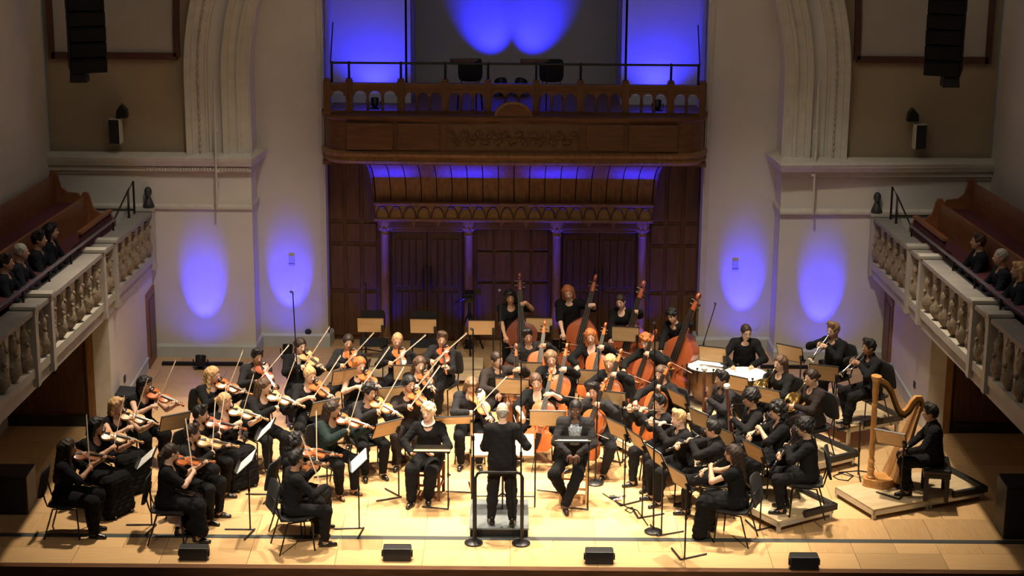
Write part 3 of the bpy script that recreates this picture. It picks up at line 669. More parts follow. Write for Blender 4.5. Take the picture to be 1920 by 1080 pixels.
# chairs & stands in the choir gallery come with the other chairs
# ================================================================== FIGURES
V3 = lambda *a: np.array(a, float)
def unit(v): v = np.asarray(v, float); return v / (np.linalg.norm(v) + 1e-9)
GH = .0155
class Field:
    """a distance field on a grid; shapes are blended into it and the surface is then extracted as one mesh"""
    def __init__(s, lo, hi, h=GH):
        s.lo = np.asarray(lo, float); s.h = h; s.n = np.maximum(((np.asarray(hi) - s.lo) / h).astype(int) + 2, 4)
        s.f = np.full(s.n, .3)
    def sub(s, lo, hi):
        a = np.clip(((lo - s.lo) / s.h).astype(int) - 1, 0, s.n - 1); b = np.clip(((hi - s.lo) / s.h).astype(int) + 2, 1, s.n)
        sl = tuple(slice(i, max(j, i + 1)) for i, j in zip(a, b))
        g = [(np.arange(q.start, q.stop) * s.h + s.lo[i]) for i, q in enumerate(sl)]
        return sl, g[0][:, None, None], g[1][None, :, None], g[2][None, None, :]
    def mix(s, sl, d, k):
        a = s.f[sl]; q = np.maximum(k - np.abs(a - d), 0) / k
        s.f[sl] = np.minimum(a, d) - q * q * k * .25
    def cone(s, p0, p1, r0, r1, k=.03, flat=None):
        p0 = np.asarray(p0, float); p1 = np.asarray(p1, float); m = max(r0, r1) + max(k, .05)
        sl, X, Y, Z = s.sub(np.minimum(p0, p1) - m, np.maximum(p0, p1) + m)
        d = p1 - p0; L = d @ d + 1e-12
        ax, ay, az = X - p0[0], Y - p0[1], Z - p0[2]
        t = np.clip((ax * d[0] + ay * d[1] + az * d[2]) / L, 0, 1)
        D = np.sqrt((ax - t * d[0]) ** 2 + (ay - t * d[1]) ** 2 + (az - t * d[2]) ** 2) - (r0 + (r1 - r0) * t)
        s.mix(sl, D, k); return s
    def ell(s, c, r, A=None, k=.03):
        c = np.asarray(c, float); r = np.asarray(r, float); m = r.max() + max(k, .05)
        sl, X, Y, Z = s.sub(c - m, c + m)
        x, y, z = X - c[0], Y - c[1], Z - c[2]
        if A is not None: x, y, z = [A[0][i] * x + A[1][i] * y + A[2][i] * z for i in range(3)]
        k0 = np.sqrt((x / r[0]) ** 2 + (y / r[1]) ** 2 + (z / r[2]) ** 2); k1 = np.sqrt((x / r[0] ** 2) ** 2 + (y / r[1] ** 2) ** 2 + (z / r[2] ** 2) ** 2)
        s.mix(sl, k0 * (k0 - 1) / (k1 + 1e-6), k); return s
    def cut(s, p, n):
        """remove everything on the side the normal points to"""
        p = np.asarray(p, float); n = unit(n)
        sl, X, Y, Z = s.sub(s.lo - 1, s.lo + s.n * s.h + 1)
        s.f = np.maximum(s.f, (X - p[0]) * n[0] + (Y - p[1]) * n[1] + (Z - p[2]) * n[2]); return s
    def carve(s, c, r):
        c = np.asarray(c, float); r = np.asarray(r, float)
        sl, X, Y, Z = s.sub(c - r - .05, c + r + .05)
        x, y, z = X - c[0], Y - c[1], Z - c[2]
        k0 = np.sqrt((x / r[0]) ** 2 + (y / r[1]) ** 2 + (z / r[2]) ** 2); k1 = np.sqrt((x / r[0] ** 2) ** 2 + (y / r[1] ** 2) ** 2 + (z / r[2] ** 2) ** 2)
        s.f[sl] = np.maximum(s.f[sl], -k0 * (k0 - 1) / (k1 + 1e-6)); return s
    def nets(s):
        f = s.f; f[0] = f[-1] = .3; f[:, 0] = f[:, -1] = .3; f[:, :, 0] = f[:, :, -1] = .3
        n = f < 0
        cnt = np.zeros(np.array(f.shape) - 1, np.int8)
        OFF = [(i, j, k) for i in (0, 1) for j in (0, 1) for k in (0, 1)]
        for i, j, k in OFF: cnt += n[i:f.shape[0] - 1 + i, j:f.shape[1] - 1 + j, k:f.shape[2] - 1 + k]
        idx = np.argwhere((cnt > 0) & (cnt < 8))
        C = np.stack([f[idx[:, 0] + i, idx[:, 1] + j, idx[:, 2] + k] for i, j, k in OFF], 1)
        acc = np.zeros((len(idx), 3)); num = np.zeros(len(idx))
        for a in range(8):
            for b in range(a + 1, 8):
                oa, ob = np.array(OFF[a]), np.array(OFF[b])
                if np.abs(oa - ob).sum() != 1: continue
                cr = (C[:, a] < 0) != (C[:, b] < 0)
                t = np.where(cr, C[:, a] / (C[:, a] - C[:, b] + 1e-12), 0)
                acc += np.where(cr[:, None], oa + (ob - oa) * t[:, None], 0); num += cr
        V = (idx + acc / num[:, None]) * s.h + s.lo
        ids = np.full(cnt.shape, -1, np.int32); ids[tuple(idx.T)] = np.arange(len(idx))
        Q = []
        for ax in range(3):
            o = [a for a in range(3) if a != ax]
            A = np.moveaxis(n, ax, 0); I = np.moveaxis(ids, ax, 0)
            e = A[:-1, 1:-1, 1:-1] != A[1:, 1:-1, 1:-1]
            w_ = np.argwhere(e); i, j, k = w_[:, 0], w_[:, 1] + 1, w_[:, 2] + 1
            q = np.stack([I[i, j - 1, k - 1], I[i, j, k - 1], I[i, j, k], I[i, j - 1, k]], 1)
            flip = A[i, j, k] ^ (ax == 1)
            q[~flip] = q[~flip][:, ::-1]
            Q.append(q)
        return V, np.concatenate(Q)
def fastmesh(name, V, Q, mats, extra=None):
    if extra is not None:
        n0 = len(V); V = np.concatenate([V, np.array(extra.v)]) if extra.v else V
    me = bpy.data.meshes.new(name)
    nv = len(V); nq = len(Q)
    ls = [np.asarray(Q, np.int32).ravel()]; st = list(range(0, nq * 4, 4)); tot = nq * 4; mi = [0] * nq
    if extra is not None:
        for f_, m_ in zip(extra.f, extra.m):
            ls.append(np.array(f_, np.int32) + n0); st.append(tot); tot += len(f_); mi.append(m_)
    lo = np.concatenate(ls)
    me.vertices.add(nv); me.vertices.foreach_set('co', np.asarray(V, np.float32).ravel())
    me.loops.add(len(lo)); me.loops.foreach_set('vertex_index', lo)
    me.polygons.add(len(st)); me.polygons.foreach_set('loop_start', np.array(st, np.int32))
    me.polygons.foreach_set('material_index', np.array(mi, np.int32))
    me.polygons.foreach_set('use_smooth', np.ones(len(st), bool))
    for m in mats: me.materials.append(m)
    me.update(calc_edges=True); me.validate()
    return me
def wob(V, amp, sc, ph=0.):
    """folds: a slow wave added to cloth or hair"""
    x, y, z = (V * sc).T
    return V + amp * np.stack([np.sin(y * 1.3 + z * 1.9 + ph) + .6 * np.sin(z * 3.7 + x * 2 + ph), np.sin(x * 1.7 + z * 1.5 + 1 + ph) + .6 * np.sin(z * 4.1 - y * 2), .5 * np.sin(x * 2.1 + y * 1.8 + 2)], 1)

SKIN = {k: mat('skin_' + k, c, .55, spec=.3) for k, c in dict(fair=(.62, .39, .28), light=(.55, .32, .21), tan=(.4, .22, .13), brown=(.2, .1, .055), dark=(.1, .05, .032)).items()}
HAIRC = {k: mat('hair_' + k, c, .5, noise=(40, tuple(q * 1.7 for q in c), (1, 1, .15)), bump=.4, bscale=90, spec=.4) for k, c in dict(black=(.008, .007, .007), darkbrown=(.022, .012, .008), brown=(.06, .032, .018), lightbrown=(.13, .075, .04), blond=(.36, .22, .1), ginger=(.3, .095, .025), grey=(.25, .23, .2), fairgrey=(.5, .38, .22)).items()}
CLOTH = {k: mat('cloth_' + k, c, .92, bump=.15, bscale=22, spec=.15) for k, c in dict(black=(.007, .007, .008), soft=(.011, .0105, .0115), charcoal=(.02, .019, .021), navy=(.012, .014, .02), green=(.014, .024, .023), brownish=(.024, .018, .017)).items()}
EYEW = mat('eye_white', (.6, .58, .54), .4); EYED = mat('eye_dark', (.02, .014, .01), .3); LIP = mat('lips', (.36, .13, .1), .5)
SHOE = mat('shoe_leather', (.01, .01, .01), .25); SOCK = CLOTH['black']
WHITEC = mat('white_cotton', (.62, .6, .55), .85)

# ---- hair, in head space (origin at the middle of the head, face towards +Y)
HAIRM = {}
def hair_mesh(style, col):
    if (style, col) in HAIRM: return HAIRM[style, col]
    f = Field((-.2, -.24, -.56), (.2, .16, .24), .0125)
    e = .006 if style in ('crop', 'bald') else .0
    f.ell((0, -.014, .024), (.088 - e, .106 - e, .104 - e), k=.01)
    f.cone((0, -.06, .0), (0, -.062, -.05), .058 - e, .045 - e, .03)
    if style == 'bald':
        f.cut((0, 0, .0), (0, .35, 1)); f.cut((0, .0, 0), (0, 1, .1))
    f.carve((0, .105, -.035), (.082, .075, .105)); f.carve((0, .07, -.1), (.1, .075, .07))
    rr = random.Random(5)
    if style == 'short':
        f.cone((-.04, .045, .105), (.05, .03, .11), .03, .035, .03); f.cut((0, 0, -.075), (0, 0, -1))
    elif style == 'crop': f.cut((0, 0, -.06), (0, 0, -1))
    elif style == 'bob':
        for sx in (-1, 1): f.cone((sx * .075, -.02, .03), (sx * .085, -.015, -.12), .03, .03, .03)
        f.cone((0, -.08, 0), (0, -.075, -.13), .06, .055, .04); f.cone((-.03, .06, .09), (.03, .062, .09), .028, .028, .03)
    elif style == 'long':
        for sx in (-1, 1): f.cone((sx * .07, -.03, .03), (sx * .085, -.05, -.26), .035, .03, .03)
        f.cone((0, -.085, 0), (0, -.115, -.36), .065, .05, .05)
    elif style == 'verylong':
        for sx in (-1, 1): f.cone((sx * .07, -.02, .03), (sx * .09, .02, -.34), .035, .03, .03)
        f.cone((0, -.085, 0), (0, -.125, -.44), .065, .055, .05)
    elif style == 'bun':
        f.ell((0, -.07, .105), (.045, .045, .045), k=.015); f.cut((0, 0, -.07), (0, 0, -1))
    elif style == 'lowbun':
        f.ell((0, -.125, -.01), (.045, .04, .04), k=.015); f.cut((0, 0, -.07), (0, 0, -1))
    elif style == 'pony':
        f.cone((0, -.1, .03), (0, -.15, -.05), .035, .038, .02); f.cone((0, -.15, -.05), (0, -.13, -.3), .038, .015, .02); f.cut((0, -.02, -.08), (0, 1, -1))
    elif style in ('curlyshort', 'curlylong', 'curlybig'):
        n = dict(curlyshort=40, curlylong=90, curlybig=80)[style]
        for i in range(n):
            t = rr.random() * 6.28; u = rr.uniform(-.2, 1)
            if style == 'curlylong' and i > 40:
                c = (math.cos(t) * .085, -.07 + math.sin(t) * .045, rr.uniform(-.3, .0)); r_ = .033
            else:
                q = math.sqrt(max(0, 1 - u * u)); c = (.09 * q * math.cos(t), -.014 + .108 * q * math.sin(t), .03 + .1 * u); r_ = .024 if style == 'curlyshort' else .036
                if c[1] > .03 and c[2] < .06: continue
            f.ell(c, (r_,) * 3, k=.012)
        f.carve((0, .11, -.03), (.07, .06, .085))
    V, Q = f.nets()
    V = wob(V, .0025 if 'curl' not in style else .005, 55 if 'curl' not in style else 70)
    HAIRM[style, col] = fastmesh('hair', V, Q, [HAIRC[col]])
    return HAIRM[style, col]
shoe_f = Field((-.09, -.14, -.06), (.09, .24, .12), .0125)
shoe_f.cone((0, -.05, -.02), (0, .05, -.022), .036, .04, .02).cone((0, .05, -.02), (0, .14, -.03), .041, .03, .02).cone((0, -.045, 0), (0, -.04, .05), .036, .034, .02).cut((0, 0, -.05), (0, 0, -1))
_sv, _sq = shoe_f.nets(); SHOEM = fastmesh('shoe', _sv, _sq, [SHOE])
sf2 = Field((-.08, -.14, -.09), (.08, .24, .1), .0125).cone((0, -.05, -.005), (0, .06, -.02), .026, .033, .02).cone((0, .06, -.02), (0, .14, -.028), .033, .014, .02).cone((0, -.06, -.01), (0, -.065, -.07), .014, .008, .01).cut((0, 0, .012), (0, 0, 1)).cut((0, 0, -.055), (0, 0, -1))
_sv, _sq = sf2.nets(); HEELM = fastmesh('shoe', _sv, _sq, [SHOE])

def ik(a, b, l1, l2, pole):
    d = b - a; L = np.linalg.norm(d)
    if L > (l1 + l2) * .995: b = a + d / L * (l1 + l2) * .995; L = (l1 + l2) * .995; d = b - a
    u = d / L; x = (l1 * l1 - l2 * l2 + L * L) / (2 * L); h = math.sqrt(max(l1 * l1 - x * x, 1e-6))
    p = np.asarray(pole, float) - (np.asarray(pole) @ u) * u; p = unit(p)
    return a + u * x + p * h, b
def rotm(axis, deg): return np.array(Matrix.Rotation(R(deg), 3, Vector(axis)))
class Pose: pass
def torso(sp):
    """joint positions in the person's own space: x right, y forward, z up, floor at z=0"""
    p = Pose(); s = sp.get('s', 1.); p.s = s
    stand = sp.get('stand'); p.stand = stand
    hz = (.93 if stand else sp.get('seat', .46) / s + .085) * s
    p.P = V3(0, 0 if stand else -.06, hz)
    lean, side_, tw = sp.get('lean', 8), sp.get('side', 0), sp.get('twist', 0)
    A = rotm((0, 1, 0), side_) @ rotm((1, 0, 0), -lean); p.A = A
    B = A @ rotm((0, 0, 1), tw); p.B = B
    p.up = A @ V3(0, 0, 1); p.rt = B @ V3(1, 0, 0); p.fw = B @ V3(0, 1, 0)
    p.waist = p.P + p.up * .17 * s; p.chest = p.P + p.up * .34 * s; p.neck = p.P + p.up * .5 * s
    p.shL = p.neck - p.up * .06 * s - p.rt * .165 * s * sp.get('sw', 1.); p.shR = p.neck - p.up * .06 * s + p.rt * .165 * s * sp.get('sw', 1.)
    hy, hp, hr = sp.get('head', (0, 0, 0))     # turn (+ = to the left), nod (+ = down), tilt (+ = to the left)
    H = B @ rotm((0, 0, 1), hy) @ rotm((1, 0, 0), -hp + lean * .8) @ rotm((0, 1, 0), -hr); p.H = H
    p.nk2 = p.neck + p.up * .05 * s + p.fw * .012 * s
    p.hd = p.nk2 + H @ V3(0, .018, .118) * s
    p.mouth = p.hd + H @ V3(0, .098, -.062) * s
    p.chin = p.hd + H @ V3(0, .07, -.11) * s
    return p
def finger_tubes(mb, pos, fd, pn, s, side, curl, thumb_out):
    """five fingers rooted in the palm; fd finger direction, pn palm normal, side +1 when the thumb is along lat"""
    lat = unit(np.cross(fd, pn)) * side
    base = pos + fd * .032 * s
    for i, (o, L) in enumerate(((.026, .92), (.009, 1.), (-.009, .95), (-.026, .78))):
        p = base + lat * o * s - fd * (.006 * abs(i - 1)) * s; d = fd.copy(); pts = [p - d * .02 * s]
        for j, l in enumerate((.04, .028, .022)):
            a = curl * (.7, 1, .8)[j]
            d = unit(d * math.cos(a) + unit(pn - (pn @ d) * d) * math.sin(a)); pts.append(pts[-1] + d * (l + (.02 if j == 0 else 0)) * L * s)
        mb.tube(pts, [.0095 * s, .009 * s, .008 * s, .006 * s], 6)
    p = pos - fd * .02 * s + lat * .02 * s; d = unit(lat * .8 + fd * .6 + pn * thumb_out)
    q = p + d * .035 * s; d2 = unit(d + pn * .5 + fd * .5 - lat * .5)
    mb.tube([p - d * .01 * s, q, q + d2 * .03 * s, q + d2 * .052 * s], [.012 * s, .011 * s, .0095 * s, .007 * s], 6)
def person(sp, root_m, lh, rh, label=None):
    """lh, rh: (palm centre, finger direction, palm normal, curl, elbow pole) in person space"""
    p = sp['pose']; s = p.s
    fem = sp.get('fem', False)
    arms = []
    for sg, sh, hd in ((-1, p.shL, lh), (1, p.shR, rh)):
        c, fd, pn, curl, pole = hd; fd = unit(fd); pn = unit(np.asarray(pn) - (np.asarray(pn) @ fd) * fd)
        wr = np.asarray(c) - fd * .055 * s
        el, wr2 = ik(sh, wr, .285 * s, .25 * s, pole); c = np.asarray(c) + (wr2 - wr)
        arms.append((sg, sh, el, wr2, c, fd, pn, curl))
    legs = []
    for sg in (-1, 1):
        hip = p.P + V3(sg * .088 * s, .0, -.005)
        if p.stand: an = V3(sg * sp.get('stance', .1), sp.get('fy', (0, 0))[0 if sg < 0 else 1], .085 * s); pole = V3(sg * .1, 1, 0)
        else:
            ft = sp.get('feet', ((-.13, .34), (.13, .34)))[0 if sg < 0 else 1]; an = V3(ft[0], ft[1], .085 * s); pole = V3(sg * sp.get('knee', .15), .6, 1)
        kn, an = ik(hip, an, .43 * s, .42 * s, pole)
        toe = unit(V3(sg * .2, 1, 0)); legs.append((sg, hip, kn, an, toe))
    allp = np.array([p.hd, p.P] + [q for a in arms for q in a[1:5]] + [q for l in legs for q in l[1:4]])
    lo = allp.min(0) - .26; hi = allp.max(0) + .26; lo[2] = min(lo[2], -.02)
    A, B, H = p.A, p.B, p.H
    gw = .93 if fem else 1.
    def torso_prims(f, g, cl=False):
        f.ell(p.P + p.up * .02 * s, (np.array([.165, .118, .11]) * s + g) * V3(1, 1, 1), A, .04)
        f.ell(p.waist, np.array([(.128 if fem else .14) * gw, .1, .14]) * s + g, A, .06)
        f.ell(p.chest + p.up * .01, np.array([.152 * gw, .108, .165]) * s + g, B, .06)
        f.cone(p.shL, p.shR, .052 * s + g, .052 * s + g, .06)
        if fem:
            for sg in (-1, 1): f.ell(p.chest + B @ V3(sg * .062, .082, .02) * s, np.array([.058, .05, .058]) * s + g * .5, B, .05)
    def arm_prims(f, g, upto=1.):
        for sg, sh, el, wr, c, fd, pn, cu in arms:
            if upto < .5:
                f.cone(sh, sh + (el - sh) * upto * 2, .054 * s + g, .05 * s + g, .05)
            else:
                f.cone(sh, el, .05 * s + g, .04 * s + g, .04); f.cone(el, el + (wr - el) * (.4 + .6 * (upto - .5) * 2 * .94), .041 * s + g, (.03 if upto >= 1 else .036) * s + g, .03)
    def leg_prims(f, g, to=1.):
        for sg, hip, kn, an, toe in legs:
            f.cone(hip, kn, .083 * s + g, .058 * s + g, .05); f.cone(kn, kn + (an - kn) * .4 + V3(0, -.01, 0), .055 * s + g, .054 * s + g, .04); f.cone(kn + (an - kn) * .4 + V3(0, -.01, 0), kn + (an - kn) * to, .052 * s + g, .037 * s + g, .03)
    # ---- the body: one surface from head to foot
    f = Field(lo, hi); torso_prims(f, -.004); leg_prims(f, -.006)
    for sg, hip, kn, an, toe in legs: f.cone(an + V3(0, 0, -.045) * s - toe * .04 * s, an + V3(0, 0, -.05) * s + toe * .12 * s, .03 * s, .024 * s, .02); f.cone(an, an + V3(0, 0, -.04) * s, .036 * s, .034 * s, .03)
    for sg, sh, el, wr, c, fd, pn, cu in arms:
        f.cone(sh, el, .048 * s, .037 * s, .03); f.cone(el, el + (wr - el) * .35, .038 * s, .037 * s, .02); f.cone(el + (wr - el) * .35, wr, .036 * s, .025 * s, .02)
        lat = unit(np.cross(fd, pn))
        for o in (-.017, .017): f.cone(wr + lat * o * .6 * s, c + fd * .03 * s + lat * o * s, .02 * s, .0185 * s, .015)
    f.cone(p.neck - p.up * .03 * s, p.hd + H @ V3(0, -.02, -.06) * s, .058 * s, .05 * s, .03)
    f.ell(p.hd + H @ V3(0, -.01, .022) * s, np.array([.076, .094, .094]) * s, H, .01)
    f.ell(p.hd + H @ V3(0, .022, -.035) * s, np.array([.066, .068, .078]) * s, H, .03); f.cone(p.hd + H @ V3(0, .035, -.075) * s, p.hd + H @ V3(0, .062, -.092) * s, .042 * s, .022 * s, .025)
    f.cone(p.hd + H @ V3(0, .088, .002) * s, p.hd + H @ V3(0, .108, -.032) * s, .007 * s, .0135 * s, .012)
    for sg in (-1, 1): f.ell(p.hd + H @ V3(sg * .077, -.006, -.012) * s, np.array([.012, .022, .033]) * s, H, .008)
    V, Q = f.nets()
    ex = MB()
    for sg, sh, el, wr, c, fd, pn, cu in arms: finger_tubes(ex, c, fd, pn, s, sp.get('thumb', (1, -1))[0 if sg < 0 else 1], cu, .35)
    M4 = Matrix.Translation(Vector(p.hd)) @ Matrix(H.tolist()).to_4x4() @ Matrix.Scale(s, 4)
    for sg in (-1, 1):
        ex.ball((sg * .031, .0795, .004), (.0135, .009, .0085), 8, 6, 1, M4); ex.ball((sg * .031, .0865, .004), (.0065, .004, .0065), 8, 5, 2, M4)
        ex.tube([(sg * .014, .089, .02), (sg * .032, .088, .026), (sg * .05, .076, .02)], [.003, .005, .002], 5, 3, M4)
    ex.tube([(-.024, .082, -.0615), (-.01, .0925, -.059), (.0, .0935, -.061), (.01, .0925, -.059), (.024, .082, -.0615)], [.002, .0055, .0055, .0055, .002], 6, 4, M4)
    hc = sp.get('hair', ('short', 'black'))
    me = fastmesh('body', V, Q, [SKIN[sp.get('skin', 'light')], EYEW, EYED, HAIRC[hc[1]] if hc[1] in HAIRC else EYED, LIP], ex)
    root = empty('person'); root.matrix_world = root_m
    meshobj('body', me, root)
    if hc[0] != 'none':
        h = meshobj('hair', hair_mesh(*hc), root); h.matrix_local = M4
    # ---- clothes
    top = sp.get('top', 'black'); sl_ = sp.get('sleeve', 'long')
    f = Field(lo, hi); g = .02 if not fem else .016
    torso_prims(f, g)
    if sl_ == 'long': arm_prims(f, .017 if not sp.get('loose') else .026, 1.)
    elif sl_ == 'half': arm_prims(f, .014, .38)
    elif sl_ == 'cap': arm_prims(f, .01, .16)
    elif sl_ == 'elbow': arm_prims(f, .014, .499)
    if sl_ == 'none':
        for sh in (p.shL, p.shR):
            c_ = sh + unit(sh - p.neck + p.up * .06) * .062; f.cut(c_, unit(sh - p.neck + p.up * .06) + p.up * .25)
    if sp.get('collar'): f.cone(p.neck - p.up * .02, p.neck + p.up * .03 * s, .068 * s, .062 * s, .03)
    else: f.carve(p.neck + p.up * .05 * s + p.fw * .01, (.075 * s, .075 * s, .062 * s))
    if sp.get('collar'): f.carve(p.neck + p.fw * .085 * s + p.up * .035 * s, (.03, .05, .06))
    sc = sp.get('scoop', .035 if fem else .012)
    if sc: f.carve(p.neck + p.fw * .1 * s - p.up * .02, (.07, .09, .03 + sc))
    if sp.get('jacket') or sp.get('tunic'):    # hangs over the hips
        f.ell(p.P + p.up * .03, np.array([.185, .14, .13]) * s, A, .05); f.ell(p.waist, np.array([.17, .13, .22]) * s, A, .05)
        if p.stand: f.ell(p.P - V3(0, 0, .06), np.array([.19, .145, .16]) * s, A, .05)
    else: f.cut(p.P + p.up * .0, -p.up)
    V, Q = f.nets(); V = wob(wob(V, .0028, 24, sp.get('seed', 0)), .0014, 70, sp.get('seed', 0) * 2)
    o = meshobj('jacket' if sp.get('jacket') else 'top', fastmesh('top', V, Q, [CLOTH[top]]), root)
    if sp.get('shirtfront'):
        c_ = p.chest + p.fw * .118 * s + p.up * .07 * s
        m = MB().prism([(-.045, .13), (.045, .13), (.0, -.14)], 0, .02, 0, Matrix(np.vstack([np.column_stack([p.rt, p.up, p.fw, c_]), [0, 0, 0, 1]]).tolist()))
        meshobj('shirt_front', m.mesh('shirt_front', WHITEC), root)
    f = Field(lo, hi)
    f.ell(p.P + p.up * .015, np.array([.168, .122, .105]) * s + .013, A, .04)
    if sp.get('skirt'):
        for q in (-1, -.33, .33, 1):
            l = 0 if q < 0 else 1; w_ = abs(q)
            hip = (legs[0][1] * (1 - q) + legs[1][1] * (1 + q)) / 2; kn = (legs[0][2] * (1 - q) + legs[1][2] * (1 + q)) / 2; an = (legs[0][3] * (1 - q) + legs[1][3] * (1 + q)) / 2
            kn = kn - V3(0, 0, .01 * (1 - w_)); an = an + V3(q * .05, .05, 0) * (1 if sp['skirt'] != 'mid' else .3)
            zf = {'mid': .55, 'culotte': .75}.get(sp['skirt'], .97); an = kn + (an - kn) * zf
            f.cone(hip, kn, .1 * s, .085 * s, .07); f.cone(kn, an, .085 * s, .1 * s, .06)
        f.cut((0, 0, .02), (0, 0, -1))
    else: leg_prims(f, .02 if not sp.get('wide') else .035, .93)
    V, Q = f.nets(); V = wob(wob(V, .006 if sp.get('skirt') else .003, 24, sp.get('seed', 0) + 3), .0016, 64, sp.get('seed', 0))
    if sp.get('skirt'): V[:, 2] = np.maximum(V[:, 2], .012)
    meshobj('skirt' if sp.get('skirt') else 'trousers', fastmesh('legwear', V, Q, [CLOTH[sp.get('bottom', top)]]), root)
    for sg, hip, kn, an, toe in legs:
        sh = meshobj('shoe', HEELM if sp.get('heels') else SHOEM, root)
        ct = an + V3(0, 0, -.035) * s
        if ct[2] < .05: ct[2] = .05
        sh.matrix_local = Matrix(np.vstack([np.column_stack([unit(np.cross(toe, (0, 0, 1))), toe, V3(0, 0, 1), ct]), [0, 0, 0, 1]]).tolist())
    if sp.get('glasses'):
        g_ = MB()
        for sg in (-1, 1):
            g_.tube([(sg * .032 + .022 * math.cos(t * math.pi / 5), .099, .004 + .018 * math.sin(t * math.pi / 5)) for t in range(10)], .0022, 5, 0, M4, closed=True)
            g_.tube([(sg * .054, .098, .008), (sg * .078, .0, .004)], .002, 5, 0, M4)
        g_.tube([(-.01, .1, .008), (.01, .1, .008)], .002, 5, 0, M4)
        meshobj('glasses', g_.mesh('glasses', BLACKP), root)
    if sp.get('whitecollar'):
        meshobj('collar', MB().tube([M4 @ Vector((.078 * math.cos(t * math.pi / 9), -.005 + .09 * math.sin(t * math.pi / 9), -.142 - .03 * max(0, math.sin(t * math.pi / 9)))) for t in range(18)], .02, 8, closed=True, flat=.45).mesh('collar', WHITEC, 60), root)
    return root
# ================================================================== INSTRUMENTS
def frame(x, y, z, o): return Matrix(np.vstack([np.column_stack([x, y, z, o]), [0, 0, 0, 1]]).tolist())
VARN = {k: mat('varnish_' + k, c, .3, noise=(9, tuple(q * 1.35 for q in c), (1, .25, 1)), coat=.5, spec=.5) for k, c in dict(orange=(.4, .105, .026), red=(.26, .06, .02), brown=(.2, .07, .025), amber=(.5, .2, .055), pale=(.55, .3, .13), deep=(.11, .028, .013)).items()}
EBONY = mat('ebony', (.012, .01, .009), .3); STRING = mat('string_steel', (.7, .68, .62), .3, 1.); MAPLE = mat('maple', (.5, .3, .12), .45)
BOWW = mat('bow_stick', (.4, .23, .11), .4); BOWD = mat('bow_dark', (.14, .05, .02), .35); HORSE = mat('bow_hair', (.8, .76, .66), .6)
def fid_profile(t, wu, wm, wl, slope):
    ks = [(0, .12 * wl), (.015, .42 * wl), (.06, .78 * wl), (.13, .96 * wl), (.21, wl), (.3, .93 * wl), (.37, .78 * wl), (.395, .8 * wl), (.43, wm * 1.08), (.5, wm), (.57, wm * 1.06), (.625, wu * .92), (.645, wu * .9), (.7, wu * .97), (.78, wu)]
    ks += [(.84, wu * .9), (.91, wu * .62), (.96, wu * .36), (1, wu * .16)] if slope else [(.87, wu * .93), (.94, wu * .7), (.98, wu * .4), (1, wu * .16)]
    for (a, p), (b, q) in zip(ks[:-1], ks[1:]):
        if t <= b:
            f_ = (t - a) / (b - a); return p + (q - p) * f_
    return ks[-1][1]
FID = {}
